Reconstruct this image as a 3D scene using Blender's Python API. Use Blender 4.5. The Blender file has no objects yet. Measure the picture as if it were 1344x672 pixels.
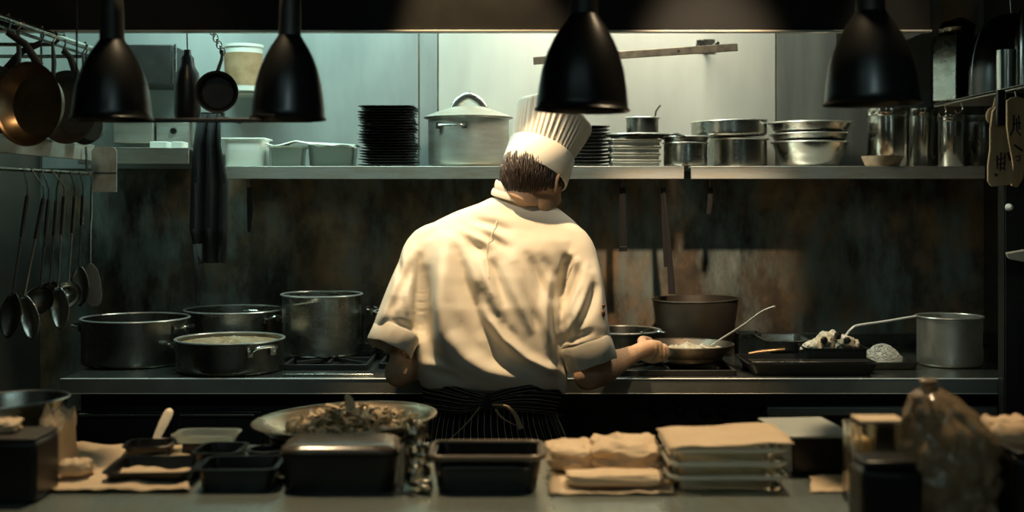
import bpy, bmesh, math, random
import numpy as np
from mathutils import Vector, Matrix, noise
R = random.Random(7)
SC = bpy.context.scene
COL = SC.collection
PI = math.pi
F = 1600.0; HZ = 260.0; CZ = 1.45          # focal length in pixels, horizon row, camera height

# ---------------------------------------------------------------- camera
cam = bpy.data.cameras.new('camera'); cam_o = bpy.data.objects.new('camera', cam); COL.objects.link(cam_o)
cam_o.location = (0, 0, CZ); cam_o.rotation_euler = (PI/2, 0, 0)
cam.sensor_width = 36; cam.lens = F/1344*36; cam.shift_y = -(336-HZ)/1344
cam.clip_start = 0.05
cam.dof.use_dof = True; cam.dof.focus_distance = 3.75; cam.dof.aperture_fstop = 2.2
SC.camera = cam_o
# ---------------------------------------------------------------- view, world
SC.view_settings.view_transform = 'Standard'; SC.view_settings.look = 'None'
SC.view_settings.gamma = 1.0; SC.view_settings.exposure = 0.0; SC.view_settings.use_curve_mapping = False
w = bpy.data.worlds.new('world'); SC.world = w; w.use_nodes = True
w.node_tree.nodes['Background'].inputs[0].default_value = (0.75, 0.95, 0.85, 1)
w.node_tree.nodes['Background'].inputs[1].default_value = 0.004
# ---------------------------------------------------------------- room lights and added fill lights
def area(name, loc, to, size, sizey, power, col, spread=PI):
    l = bpy.data.lights.new(name, 'AREA'); l.shape = 'RECTANGLE'; l.size = size; l.size_y = sizey
    l.energy = power; l.color = col; l.spread = spread
    o = bpy.data.objects.new(name, l); COL.objects.link(o); o.location = loc
    o.rotation_euler = (Vector(to)-Vector(loc)).to_track_quat('-Z', 'Y').to_euler(); return o
def spot(name, loc, to, power, col, ang, blend=.6, rad=.05):
    l = bpy.data.lights.new(name, 'SPOT'); l.energy = power; l.color = col; l.spot_size = math.radians(ang)
    l.spot_blend = blend; l.shadow_soft_size = rad
    o = bpy.data.objects.new(name, l); COL.objects.link(o); o.location = loc
    o.rotation_euler = (Vector(to)-Vector(loc)).to_track_quat('-Z', 'Y').to_euler(); return o
WARM = (1.0, .74, .44); COOL = (.62, .90, .88); NEUT = (1.0, .90, .70)
area('hood_light_left', (-.80, 4.02, 2.5), (-.80, 4.42, 1.5), 1.2, .15, 20, (.60, .95, .90))
area('hood_light_middle', (.38, 4.02, 2.5), (.38, 4.42, 1.5), .7, .15, 15, (1, .93, .76))
area('hood_light_right', (1.05, 4.02, 2.5), (1.15, 4.42, 1.5), .20, .15, 1.2, (.7, .94, .88))
spot('ceiling_spot_over_chef', (-.22, 3.42, 2.66), (.02, 3.54, 1.28), 180, (1, .69, .39), 46, .5, .025)
spot('hat_fill_spot', (-.55, 2.45, 2.64), (.03, 3.70, 1.55), 75, (1, .86, .66), 15, .8, .04)  # added spot, brightens the hat that the hood shades
spot('hand_fill_spot', (.80, 3.15, 2.64), (.50, 3.80, .95), 60, (1, .74, .46), 26, .8, .04)  # added warm spot on the chef's hand and held pan
spot('food_fill_spot', (1.15, 3.25, 2.64), (1.10, 3.97, .95), 38, (1, .80, .56), 26, .9, .04)  # added spot to brighten the food right of the chef
spot('splashback_fill_spot', (.50, 2.50, 2.64), (.66, 4.6, 1.17), 230, (1, .74, .5), 21, .9, .04)  # added spot that makes the warm pool of light on the wall
spot('ceiling_spot_pass_right', (.72, 2.70, 2.64), (.52, 2.25, .9), 110, WARM, 62, .9, .05)
spot('ceiling_spot_pass_left', (-.70, 2.80, 2.64), (-.48, 2.35, .9), 95, WARM, 58, .9, .05)
spot('rack_fill_spot', (-.75, 2.7, 2.64), (-1.35, 3.5, 1.65), 8, (1, .74, .45), 60, .8, .04)  # added spot lifting the dim rack on the left
area('pot_highlight_strip_right', (1.3, -.9, 1.7), (.2, 4.0, 1.2), .09, 1.3, 1.6, COOL)  # added cool strip for upright highlights on the pots, not a window
area('pot_highlight_strip_left', (-1.4, -.9, 1.8), (-.2, 4.0, 1.2), .06, 1.2, .8, (.75, .92, .85))  # matching added strip on the left, only for pot highlights
area('cool_front_fill', (-.3, .6, 2.6), (0, 2.2, .9), 1.8, .3, 3.2, COOL)  # added cool fill from the camera side for the foreground counter
spot('pot_fill_spot_left', (-.10, .3, 2.3), (-.86, 4.1, 1.05), 30, (.66, .92, .9), 19, .9, .05)  # added cool spot for streaks on the left pots
spot('pot_fill_spot_right', (.30, .3, 2.3), (1.28, 4.1, 1.05), 34, (.66, .92, .9), 16, .9, .05)  # added cool spot for streaks on the right hand pot

# ---------------------------------------------------------------- materials
MATS = {}
def mat(name, col, metal=0, rough=.5, nz=0, nscale=6, stretch=(1, 1, 1), col2=None, bump=0, bscale=60,
        trans=0, spec=.5, rvar=0, sheen=0, sub=0):
    if name in MATS: return MATS[name]
    m = bpy.data.materials.new(name); m.use_nodes = True; nt = m.node_tree; b = nt.nodes['Principled BSDF']
    b.inputs['Base Color'].default_value = (*col, 1); b.inputs['Metallic'].default_value = metal
    b.inputs['Roughness'].default_value = rough; b.inputs['Transmission Weight'].default_value = trans
    b.inputs['Specular IOR Level'].default_value = spec
    if sheen: b.inputs['Sheen Weight'].default_value = sheen
    if sub:
        b.inputs['Subsurface Weight'].default_value = sub; b.inputs['Subsurface Radius'].default_value = (.012, .005, .003)
    if col2 or bump or rvar:
        tc = nt.nodes.new('ShaderNodeTexCoord'); mp = nt.nodes.new('ShaderNodeMapping')
        mp.inputs['Scale'].default_value = stretch; nt.links.new(tc.outputs['Object'], mp.inputs[0])
    if col2 or rvar:
        n = nt.nodes.new('ShaderNodeTexNoise'); n.inputs['Scale'].default_value = nscale
        n.inputs['Detail'].default_value = 6; n.inputs['Roughness'].default_value = .62
        nt.links.new(mp.outputs[0], n.inputs[0])
        cr = nt.nodes.new('ShaderNodeValToRGB'); cr.color_ramp.elements[0].position = .38; cr.color_ramp.elements[1].position = .64
        nt.links.new(n.outputs[0], cr.inputs[0])
        if col2:
            cr.color_ramp.elements[0].color = (*col, 1); cr.color_ramp.elements[1].color = (*col2, 1)
            nt.links.new(cr.outputs[0], b.inputs['Base Color'])
        if rvar:
            mr = nt.nodes.new('ShaderNodeMapRange'); mr.inputs[1].default_value = .3; mr.inputs[2].default_value = .7
            mr.inputs[3].default_value = rough-rvar; mr.inputs[4].default_value = rough+rvar
            nt.links.new(n.outputs[0], mr.inputs[0]); nt.links.new(mr.outputs[0], b.inputs['Roughness'])
    if bump:
        n2 = nt.nodes.new('ShaderNodeTexNoise'); n2.inputs['Scale'].default_value = bscale; n2.inputs['Detail'].default_value = 4
        bp = nt.nodes.new('ShaderNodeBump'); bp.inputs['Strength'].default_value = bump; bp.inputs['Distance'].default_value = .01
        nt.links.new(mp.outputs[0], n2.inputs[0]); nt.links.new(n2.outputs[0], bp.inputs['Height'])
        nt.links.new(bp.outputs[0], b.inputs['Normal'])
    MATS[name] = m; return m
steel = mat('brushed_steel', (.50, .50, .45), 1, .27, col2=(.36, .35, .30), nscale=9, rvar=.08, stretch=(1, 1, 2.5))
steel_d = mat('worn_dark_steel', (.26, .255, .22), 1, .31, col2=(.15, .14, .12), nscale=11, rvar=.10)
steel_b = mat('bright_polished_steel', (.68, .67, .60), 1, .2, rvar=.06)
steel_sh = mat('matte_shelf_steel', (.52, .53, .47), .55, .42, col2=(.40, .36, .28), nscale=5, rvar=.1, stretch=(1, 1, 5))
alu = mat('dull_aluminium', (.55, .53, .46), .9, .45, col2=(.42, .38, .30), nscale=14, rvar=.1)
iron = mat('black_iron', (.018, .018, .016), .3, .5, col2=(.03, .028, .024), nscale=20)
blackp = mat('black_satin_plastic', (.006, .006, .005), 0, .34, spec=.4)
blackm = mat('black_enamel', (.007, .007, .006), 0, .28, spec=.45)
lampm = mat('black_lamp_enamel', (.004, .0045, .004), 0, .33, spec=.3)
hoodm = mat('hood_black_steel', (.005, .0055, .0045), .0, .6, spec=.2, col2=(.010, .010, .008), nscale=4, rvar=.1)
clothm = mat('white_cotton', (.66, .62, .52), 0, .85, bump=.12, bscale=900, spec=.15)
hatm = mat('white_hat_cotton', (.84, .80, .68), 0, .85, bump=.06, bscale=900, spec=.15)
skin = mat('skin', (.50, .33, .21), 0, .5, col2=(.42, .26, .16), nscale=25, bump=.1, bscale=300, sub=.15, spec=.35)
hairm = mat('dark_brown_hair', (.016, .011, .008), 0, .42, spec=.5)
hairm2 = mat('brown_hair_strand', (.030, .019, .012), 0, .4, spec=.5)
paper = mat('baking_parchment', (.62, .47, .30), 0, .7, col2=(.70, .55, .37), nscale=12, bump=.35, bscale=22)
whitep = mat('white_plastic', (.88, .90, .80), 0, .45)
clear = mat('cloudy_clear_plastic', (.75, .82, .76), 0, .25, trans=.75)
glass = mat('oven_glass', (.92, .90, .80), 0, .06, trans=1.0)
wood = mat('pale_wood', (.52, .37, .20), 0, .65, col2=(.40, .27, .14), nscale=6, stretch=(8, 8, 1), bump=.1, bscale=40)
ink = mat('black_ink', (.01, .01, .01), 0, .6)
brass = mat('warm_worn_copper', (.42, .27, .14), 1, .36, col2=(.18, .12, .07), nscale=9, rvar=.1)
black_cloth = mat('black_cloth', (.012, .012, .011), 0, .9, bump=.3, bscale=200)

# ---------------------------------------------------------------- mesh helpers
def W(px, py, Y): return Vector(((px-672)*Y/F, Y, CZ-(py-HZ)*Y/F))
def m_(n, Y): return n*Y/F
BASE = {}
def tagit(o, label=None, cat=None, group=None, kind=None):
    if label: o['label'] = label
    if cat: o['category'] = cat
    if group: o['group'] = group
    if kind: o['kind'] = kind
    return o
def thing(name, label, cat, loc=(0, 0, 0), group=None, rz=0):
    o = bpy.data.objects.new(name, None); o.empty_display_size = .05; COL.objects.link(o)
    o.location = loc; o.rotation_euler.z = rz; BASE[o.name] = Vector(loc)
    return tagit(o, label, cat, group)
def frame(a):
    a = a.normalized(); h = Vector((0, 0, 1)) if abs(a.z) < .9 else Vector((1, 0, 0))
    u = a.cross(h).normalized(); return u, a.cross(u).normalized()
class G:
    def __init__(s): s.v = []; s.f = []
    def add(s, vs, fs):
        n = len(s.v); s.v += [Vector(v) for v in vs]; s.f += [tuple(i+n for i in f) for f in fs]; return s
    def box(s, c, d, rz=0, rx=0, ry=0, taper=1):
        M = Matrix.Rotation(rz, 3, 'Z') @ Matrix.Rotation(ry, 3, 'Y') @ Matrix.Rotation(rx, 3, 'X'); vs = []
        for z in (-.5, .5):
            k = taper if z < 0 else 1
            for x, y in ((-.5, -.5), (.5, -.5), (.5, .5), (-.5, .5)):
                vs.append(Vector(c)+M @ Vector((x*d[0]*k, y*d[1]*k, z*d[2])))
        return s.add(vs, [(3, 2, 1, 0), (4, 5, 6, 7), (0, 1, 5, 4), (1, 2, 6, 5), (2, 3, 7, 6), (3, 0, 4, 7)])
    def loft(s, rings, cap=True, closed=True):
        n = len(rings[0]); vs = [p for r in rings for p in r]; fs = []
        for i in range(len(rings)-1):
            for j in range(n if closed else n-1):
                k = (j+1) % n; fs.append((i*n+j, i*n+k, (i+1)*n+k, (i+1)*n+j))
        if cap: fs.append(tuple(range(n-1, -1, -1))); fs.append(tuple((len(rings)-1)*n+j for j in range(n)))
        return s.add(vs, fs)
    def lathe(s, prof, c=(0, 0, 0), n=40, M=None, fn=None):
        c = Vector(c); vs = []; fs = []; idx = []
        for (r, z) in prof:
            if r < 1e-6:
                p = Vector((0, 0, z)); vs.append(c+(M @ p if M else p)); idx.append([len(vs)-1]*n)
            else:
                row = []
                for j in range(n):
                    a = 2*PI*j/n; p = Vector((r*math.cos(a), r*math.sin(a), z))
                    if fn: p = fn(p)
                    vs.append(c+(M @ p if M else p)); row.append(len(vs)-1)
                idx.append(row)
        for i in range(len(prof)-1):
            A, B = idx[i], idx[i+1]
            for j in range(n):
                k = (j+1) % n; q = []
                for t in (A[j], A[k], B[k], B[j]):
                    if t not in q: q.append(t)
                if len(q) > 2: fs.append(tuple(q))
        return s.add(vs, fs)
    def tube(s, pts, r, n=10, flat=1.0, up=None, cap=True):
        pts = [Vector(p) for p in pts]; rr = r if isinstance(r, (list, tuple)) else [r]*len(pts); rings = []; pu = None
        for i, p in enumerate(pts):
            a = (pts[min(i+1, len(pts)-1)]-pts[max(i-1, 0)]).normalized()
            if up is not None: u = a.cross(Vector(up)).normalized(); v = a.cross(u).normalized()
            elif pu is None: u, v = frame(a)
            else: u = (pu-a*pu.dot(a)).normalized(); v = a.cross(u).normalized()
            pu = u
            rings.append([p+u*math.cos(2*PI*j/n)*rr[i]+v*math.sin(2*PI*j/n)*rr[i]*flat for j in range(n)])
        return s.loft(rings, cap)
    def ball(s, c, r, M=None, n=20, m=12):
        r = (r, r, r) if isinstance(r, (int, float)) else r
        prof = [(math.sin(PI*i/m), -math.cos(PI*i/m)) for i in range(m+1)]; prof[0] = (0, -1); prof[-1] = (0, 1)
        S = Matrix.Diagonal(Vector(r)); return s.lathe(prof, c, n, (M @ S) if M else S)
    def obj(s, name, mt, parent=None, bevel=0, smooth=True, label=None, segs=2, sub=0, ang=38, raw=False):
        me = bpy.data.meshes.new(name); off = Vector((0, 0, 0))
        if parent is not None: off = BASE.get(parent.name, Vector((0, 0, 0)))
        if raw: off = Vector((0, 0, 0))
        me.from_pydata([v-off for v in s.v], [], s.f); me.update()
        bm = bmesh.new(); bm.from_mesh(me); bmesh.ops.recalc_face_normals(bm, faces=bm.faces)
        for e in bm.edges:
            if len(e.link_faces) == 2 and e.calc_face_angle(0) > math.radians(ang): e.smooth = False
        for f in bm.faces: f.smooth = smooth
        bm.to_mesh(me); bm.free()
        o = bpy.data.objects.new(name, me); COL.objects.link(o)
        ms = mt if isinstance(mt, (list, tuple)) else [mt]
        for q in ms: me.materials.append(q)
        if bevel:
            b = o.modifiers.new('bevel', 'BEVEL'); b.width = bevel; b.segments = segs; b.limit_method = 'ANGLE'; b.harden_normals = False
        if sub:
            b = o.modifiers.new('sub', 'SUBSURF'); b.levels = sub; b.render_levels = sub
        if parent is not None: o.parent = parent; BASE[o.name] = off
        if label: o['label'] = label
        return o
def bake(o):
    """apply modifiers without operators"""
    dg = bpy.context.evaluated_depsgraph_get(); dg.update(); me = bpy.data.meshes.new_from_object(o.evaluated_get(dg))
    o.modifiers.clear(); old = o.data; o.data = me; bpy.data.meshes.remove(old); return o
def centre_origin(o, p):
    """move a top-level mesh's origin to its base"""
    p = Vector(p); o.data.transform(Matrix.Translation(-p)); o.location = p; return o
def copy_tree(o, parent=None):
    c = o.copy(); COL.objects.link(c); c.parent = parent
    if parent is not None: c.matrix_parent_inverse = o.matrix_parent_inverse.copy()
    for ch in list(o.children): copy_tree(ch, c)
    return c
ORD = 'second third fourth fifth sixth seventh eighth ninth tenth eleventh twelfth thirteenth fourteenth fifteenth sixteenth seventeenth eighteenth nineteenth twentieth twenty-first'.split()
def order_label(i, n, what, where):
    """i counts up from the bottom of a stack of n"""
    k = n-1-i
    return ('topmost '+what+' of '+where) if k == 0 else ('bottom '+what+' of '+where) if i == 0 else what+', '+ORD[k-1]+' from the top of '+where
def lerp(pts, t):
    t = t*(len(pts)-1); i = min(int(t), len(pts)-2); return Vector(pts[i]).lerp(Vector(pts[i+1]), t-i)
def smooth_path(pts, n=16):
    """Catmull-Rom through the points"""
    P = [Vector(p) for p in pts]; P = [P[0]*2-P[1]]+P+[P[-1]*2-P[-2]]; out = []
    k = len(pts)-1
    for q in range(n+1):
        t = q/n*k; i = min(int(t), k-1); t -= i; a, b, c, d = P[i:i+4]
        out.append(.5*((2*b)+(c-a)*t+(2*a-5*b+4*c-d)*t*t+(3*b-a-3*c+d)*t**3))
    return out

# ================================================================ THE ROOM
YW = 4.6; XL = -1.78; XR = 1.78; ZC = 2.72
wallm = mat('stained_dark_wall_steel', (.055, .055, .046), .35, .42, col2=(.10, .09, .07), nscale=2.2, rvar=.08)
def wall_material():
    m = bpy.data.materials.new('stained_steel_splashback'); m.use_nodes = True; nt = m.node_tree; b = nt.nodes['Principled BSDF']
    tc = nt.nodes.new('ShaderNodeTexCoord')
    def nz(sc, st, det=7):
        mp = nt.nodes.new('ShaderNodeMapping'); mp.inputs['Scale'].default_value = st; nt.links.new(tc.outputs['Object'], mp.inputs[0])
        n = nt.nodes.new('ShaderNodeTexNoise'); n.inputs['Scale'].default_value = sc; n.inputs['Detail'].default_value = det
        n.inputs['Roughness'].default_value = .65; nt.links.new(mp.outputs[0], n.inputs[0]); return n
    n1 = nz(3.2, (1, 1, .7)); n2 = nz(9, (1, 1, .35)); n3 = nz(1.1, (1, 1, 1), 3)
    r1 = nt.nodes.new('ShaderNodeValToRGB'); e = r1.color_ramp.elements
    e[0].position = .36; e[0].color = (.028, .028, .024, 1); e[1].position = .66; e[1].color = (.42, .25, .12, 1)
    x = r1.color_ramp.elements.new(.5); x.color = (.11, .085, .055, 1)
    nt.links.new(n1.outputs[0], r1.inputs[0])
    r2 = nt.nodes.new('ShaderNodeValToRGB'); e = r2.color_ramp.elements
    e[0].position = .45; e[0].color = (0, 0, 0, 1); e[1].position = .68; e[1].color = (1, 1, 1, 1)
    nt.links.new(n2.outputs[0], r2.inputs[0])
    mx = nt.nodes.new('ShaderNodeMix'); mx.data_type = 'RGBA'
    nt.links.new(r2.outputs[0], mx.inputs[0]); nt.links.new(r1.outputs[0], mx.inputs[6]); mx.inputs[7].default_value = (.22, .27, .24, 1)
    nt.links.new(mx.outputs[2], b.inputs['Base Color'])
    b.inputs['Metallic'].default_value = .35; b.inputs['Specular IOR Level'].default_value = .4
    mr = nt.nodes.new('ShaderNodeMapRange'); mr.inputs[3].default_value = .3; mr.inputs[4].default_value = .62
    nt.links.new(n3.outputs[0], mr.inputs[0]); nt.links.new(mr.outputs[0], b.inputs['Roughness'])
    return m
splash = wall_material()
floorm = mat('dark_kitchen_tile', (.03, .03, .027), 0, .4, col2=(.05, .045, .04), nscale=8)
ceilm = mat('grey_ceiling', (.05, .05, .045), 0, .8)
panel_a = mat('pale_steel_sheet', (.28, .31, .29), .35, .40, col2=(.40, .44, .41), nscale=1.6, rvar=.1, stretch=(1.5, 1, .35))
panel_b = mat('warm_lit_steel_sheet', (.50, .50, .43), .30, .42, col2=(.62, .62, .54), nscale=1.5, rvar=.1, stretch=(1.5, 1, .35))  # same sheet steel, the warm middle light tinted into its colour
panel_c = mat('dim_lit_steel_sheet', (.13, .135, .12), .45, .38, col2=(.22, .23, .20), nscale=2.0, rvar=.1, stretch=(3, 1, .25))  # same sheet steel, darkened in colour where the light is weak
def struct(g, name, mt, bevel=0): return tagit(g.obj(name, mt, bevel=bevel, smooth=bevel == 0), kind='structure')
struct(G().box((0, 1.3, -.05), (3.7, 6.8, .1)), 'floor', floorm)
struct(G().box((0, 1.3, ZC+.05), (3.7, 6.8, .1)), 'ceiling', ceilm)
struct(G().box((0, YW+.05, ZC/2), (3.56, .1, ZC)), 'wall_back', splash)
struct(G().box((XL-.05, 1.3, ZC/2), (.1, 6.8, ZC)), 'wall_left', wallm)
struct(G().box((XR+.05, 1.3, ZC/2), (.1, 6.8, ZC)), 'wall_right', wallm)
def wx(px, Y=YW): return (px-672)*Y/F
zs = 1.5605
# steel sheets of the back wall above the shelf
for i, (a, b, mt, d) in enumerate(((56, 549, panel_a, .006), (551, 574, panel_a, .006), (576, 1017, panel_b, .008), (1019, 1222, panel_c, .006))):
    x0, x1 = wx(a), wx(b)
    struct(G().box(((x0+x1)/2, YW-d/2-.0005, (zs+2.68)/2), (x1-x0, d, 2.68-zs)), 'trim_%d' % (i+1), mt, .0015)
struct(G().box((XL+.004, 3.75, 2.05), (.006, 1.66, .86)), 'trim_6', panel_a, .0015)
# right hand post under the side shelf
x0 = (1318-672)*3.66/F; zp = CZ+125*4.2/F-.0125
g = G().box((x0+.06, 3.685, zp/2), (.12, .045, zp)).box((x0+.005, 3.66, zp/2), (.003, .006, zp)).box((x0+.052, 3.66, zp/2), (.003, .006, zp))
struct(g, 'trim_5', mat('black_post_steel', (.035, .035, .03), .5, .38, col2=(.05, .045, .04), nscale=7), .001)

# exhaust hood over the stove
h = thing('exhaust_hood', 'long black steel exhaust hood spanning the wall above the chef', 'hood', (0, 3.6, 1.9405))
zb = CZ+218*3.6/F
G().box((-.25, 3.61, (zb+2.66)/2), (2.975, .02, 2.66-zb)).obj('front_panel', hoodm, h, bevel=.002, smooth=False)
G().box((-.25, 3.606, zb+.002), (2.975, .034, .006)).obj('lower_lip', steel_sh, h, bevel=.001, smooth=False, label='thin bright lower lip')
G().box((-.25, 4.1, 2.67), (2.975, .96, .02)).obj('top_panel', hoodm, h, smooth=False)
G().box((1.2375-.01, 4.10, (zb+2.66)/2), (.012, .98, 2.66-zb)).obj('side_panel', hoodm, h, smooth=False)
# bar on the wall under the hood
Yb = 4.3
a, b = W(700, 80, Yb), W(968, 62, Yb)
t = thing('wall_bar', 'long flat brown steel bar sloping across the bright wall behind the middle lamp', 'bar', a)
mid = (a+b)/2; L = (b-a).length; ang = math.atan2(b.z-a.z, b.x-a.x)
G().box(mid, (L, .012, .027), ry=-ang).obj('bar', mat('tarnished_bar', (.25, .20, .14), .7, .45, col2=(.13, .11, .085), nscale=30), t, bevel=.002)
p = a.lerp(b, .905); G().tube([p+Vector((0, .012, .02)), p+Vector((0, YW-Yb-.012, .02))], .008).box(p+Vector((0, YW-Yb-.014, .045)), (.07, .008, .05)).obj('bracket', steel_d, t, bevel=.002)
p = a.lerp(b, .15); G().tube([p+Vector((0, .006, 0)), p+Vector((0, YW-Yb-.012, 0))], .008).obj('bracket', steel_d, t)
p = a.lerp(b, .71); G().tube([p+Vector((0, -.008, 0)), p+Vector((0, 0, 0))], .0045).obj('bolt', iron, t)

# ---------------------------------------------------------------- shelves
zt = CZ+42*4.2/F; zbm = CZ+25*4.2/F
def shelf(x0, x1, label):
    t = thing('wall_shelf', label, 'shelf', ((x0+x1)/2, 4.4, zbm))
    G().box(((x0+x1)/2, 4.398, zt-.004), (x1-x0, .396, .008)).obj('shelf_board', steel_sh, t, bevel=.002)
    G().box(((x0+x1)/2, 4.203, (zt+zbm)/2), (x1-x0, .006, zt-zbm)).obj('front_lip', steel_sh, t, bevel=.002)
    for x in (x0+.12, x1-.12): G().box((x, 4.40, zt-.02), (.02, .39, .024)).obj('support_arm', steel_d, t, bevel=.002)
    return t
shelf(wx(287, 4.2), wx(898, 4.2), 'long stainless steel wall shelf behind the chef under the black plates')
shelf(wx(907, 4.2), wx(1293, 4.2), 'stainless steel wall shelf on the right under the bowls and canisters')
# side shelves
def edge(x0, x1, y0, y1, z, th, name, label, mt=steel_sh, lip=None):
    t = thing(name, label, 'shelf', ((x0+x1)/2, (y0+y1)/2, z-th))
    G().box(((x0+x1)/2, (y0+y1)/2, z-.004), (x1-x0, y1-y0, .008)).obj('shelf_board', mt, t, bevel=.001)
    if lip == 'x+': G().box((x1-.003, (y0+y1)/2, z-th/2), (.006, y1-y0, th)).obj('front_lip', mt, t, bevel=.002)
    if lip == 'x-': G().box((x0+.003, (y0+y1)/2, z-th/2), (.006, y1-y0, th)).obj('front_lip', mt, t, bevel=.002)
    if lip == 'y-': G().box(((x0+x1)/2, y0+.003, z-th/2), (x1-x0, .006, th)).obj('front_lip', mt, t, bevel=.002)
    return t
xl = (120-672)*3.95/F; zl = CZ+70*3.95/F
edge(XL, xl, 2.3, 3.98, zl, .052, 'side_shelf', 'steel side shelf on the left wall above the hanging ladles', lip='x+')
edge(wx(105, 4.1), wx(250, 4.1), 4.08, YW, CZ+66*4.1/F, .055, 'corner_shelf', 'short bright steel corner shelf behind the left lamps', lip='y-')
xr = (1232-672)*4.2/F; zr = CZ+125*4.2/F
edge(xr, XR, 2.4, 4.25, zr, .012, 'side_shelf', 'thin steel side shelf on the right wall holding tall tins', lip='x-')
# rounded plate hanging at the shelf end
a = W(120, 192, 3.93); b = W(153, 252, 3.93)
g = G(); pr = []
for q in range(9): an = PI*q/8; pr.append((-math.cos(an), math.sin(an)))
cx = (a.x+b.x)/2; hw = (b.x-a.x)/2; out = [(cx-hw, b.z)]+[(cx+hw*(abs(c)**.5)*(1 if c > 0 else -1), a.z-.02+.02*s) for c, s in pr]+[(cx+hw, b.z)]
g.loft([[Vector((x, 3.93, z)) for x, z in out], [Vector((x, 3.933, z)) for x, z in out]])
t = thing('end_plate', 'rounded grey steel end plate hanging off the left side shelf corner', 'plate', (cx, 3.93, b.z))
g.obj('plate', mat('dirty_plate', (.70, .74, .68), .2, .5, col2=(.45, .40, .30), nscale=14), t, smooth=False)
G().box((cx, 3.9275, (a.z+b.z)/2-.012), (hw*2, .003, .003)).obj('fold_line', steel_d, t)

# ---------------------------------------------------------------- stove counter
cx0, cx1 = (80-672)*3.72/F, 1.60
t = thing('stove_counter', 'long dark steel stove counter running behind the chef', 'counter', ((cx0+cx1)/2, 4.15, 0))
topm = mat('counter_dark_steel', (.20, .21, .18), .85, .26, col2=(.13, .13, .11), nscale=6, rvar=.07)
frontm = mat('counter_front_steel', (.30, .31, .27), .4, .36, col2=(.18, .18, .155), nscale=4, rvar=.08)
glintm = mat('pale_highlight_steel', (.85, .86, .78), .25, .45)  # pale and matte, to paint a highlight along the counter edge
under = mat('oven_black', (.014, .014, .012), .2, .45)
G().box(((cx0+cx1)/2, 4.16, .89), (cx1-cx0, .87, .02)).obj('worktop', topm, t, bevel=.003)
G().box(((cx0+cx1)/2, 3.722, .877), (cx1-cx0, .012, .046)).obj('front_rail', frontm, t, bevel=.003)
G().tube([(cx0, 3.717, .8985), (cx1, 3.717, .8985)], .0028, 8).obj('edge_line', glintm, t, label='thin pale strip painting the lit counter edge')  # strip stands in for the highlight on the front edge
G().tube([(cx0, 3.717, .854), (cx1, 3.717, .854)], .0016, 8).obj('edge_line', glintm, t, label='thin lower edge strip')
G().box(((cx0+cx1)/2, 4.22, .46), (cx1-cx0-.02, .72, .80)).obj('oven_body', under, t, bevel=.004)
# oven fronts under the counter
for i, (a, b) in enumerate(((100, 225), (232, 345), (352, 470), (478, 600), (612, 745), (1000, 1120), (1130, 1300))):
    xa, xb = wx(a, 3.85), wx(b, 3.85)
    d = G().box(((xa+xb)/2, 3.85, .55), (xb-xa, .02, .46)).obj('oven_door', under, t, bevel=.004)
    G().tube([(xa+.02, 3.822, .77), (xb-.02, 3.822, .77)], .006).box((xa+.03, 3.833, .77), (.012, .02, .012)).box((xb-.03, 3.833, .77), (.012, .02, .012)).obj('handle', steel_d if i > 1 else steel, d)
for i, px in enumerate((860, 893, 925, 948)):
    G().lathe([(0, 0), (.018, 0), (.016, .02), (0, .022)], W(px, 540, 3.86), 20, Matrix.Rotation(PI/2, 3, 'X')).obj('control_knob', blackp, t)
a, b = W(996, 534, 3.78), W(1330, 545, 3.78)
G().box(((a.x+b.x)/2-.0, 3.79, (a.z+b.z)/2), (b.x-a.x-.05, .03, a.z-b.z)).obj('drawer_rail', frontm, t, bevel=.003)
# low steel ledge at the back of the counter
xa, xb = wx(1000, 4.56), wx(1300, 4.56)
t2 = thing('back_ledge', 'low dark steel ledge along the wall behind the rice tray', 'ledge', ((xa+xb)/2, 4.57, .9))
G().box(((xa+xb)/2, 4.575, .9215), (xb-xa, .04, .043)).obj('ledge', topm, t2, bevel=.002)
G().box(((xa+xb)/2, 4.553, .945), (xb-xa, .004, .004)).obj('edge_strip', steel_b, t2)
# burner grates
def grate(px, Y, w, d, label):
    x = (px-672)*Y/F; t = thing('burner_grate', label, 'grate', (x, Y, .9))
    g = G()
    for q in (-1, 1): g.box((x+q*w/2, Y, .909), (.010, d, .018)); g.box((x, Y+q*d/2, .909), (w, .010, .018))
    g.obj('frame', iron, t, bevel=.002)
    for q in range(4):
        a = PI/4*q; G().box((x, Y, .912), (w*.97 if q % 2 == 0 else w*1.15, .007, .012), rz=a).obj('bar', iron, t, bevel=.001)
    G().lathe([(0, .9), (.05, .9), (.05, .905), (.03, .906), (0, .906)], (x, Y, .0002), 24).obj('burner', steel_d, t)
grate(438, 4.08, .26, .36, 'black iron burner grate under the tall stock pot')
grate(566, 4.15, .30, .44, 'black iron burner grate left of the chef at the stove')
grate(868, 4.00, .40, .46, 'black iron burner grate under the pan the chef holds')
a = W(372, 489, 3.80); b = W(492, 489, 3.80)
t = G().box(((a.x+b.x)/2, 3.79, .904), (b.x-a.x, .05, .006)).obj('drip_tray', steel, bevel=.002)
tagit(t, 'narrow shiny steel drip tray at the counter edge left of the chef', 'tray')
# ---------------------------------------------------------------- pass counter in the foreground
t = thing('pass_counter', 'grey steel serving counter along the bottom edge in the foreground', 'counter', (0, 2.28, 0))
passm = mat('pass_steel', (.34, .42, .41), .75, .33, col2=(.24, .26, .22), nscale=5, rvar=.08, stretch=(2.2, .5, 1))
G().box((0, 2.28, .89), (3.5, .88, .02)).obj('worktop', passm, t, bevel=.003)
G().box((0, 2.28, .44), (3.4, .80, .86)).obj('cabinet', hoodm, t, bevel=.003)

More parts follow.
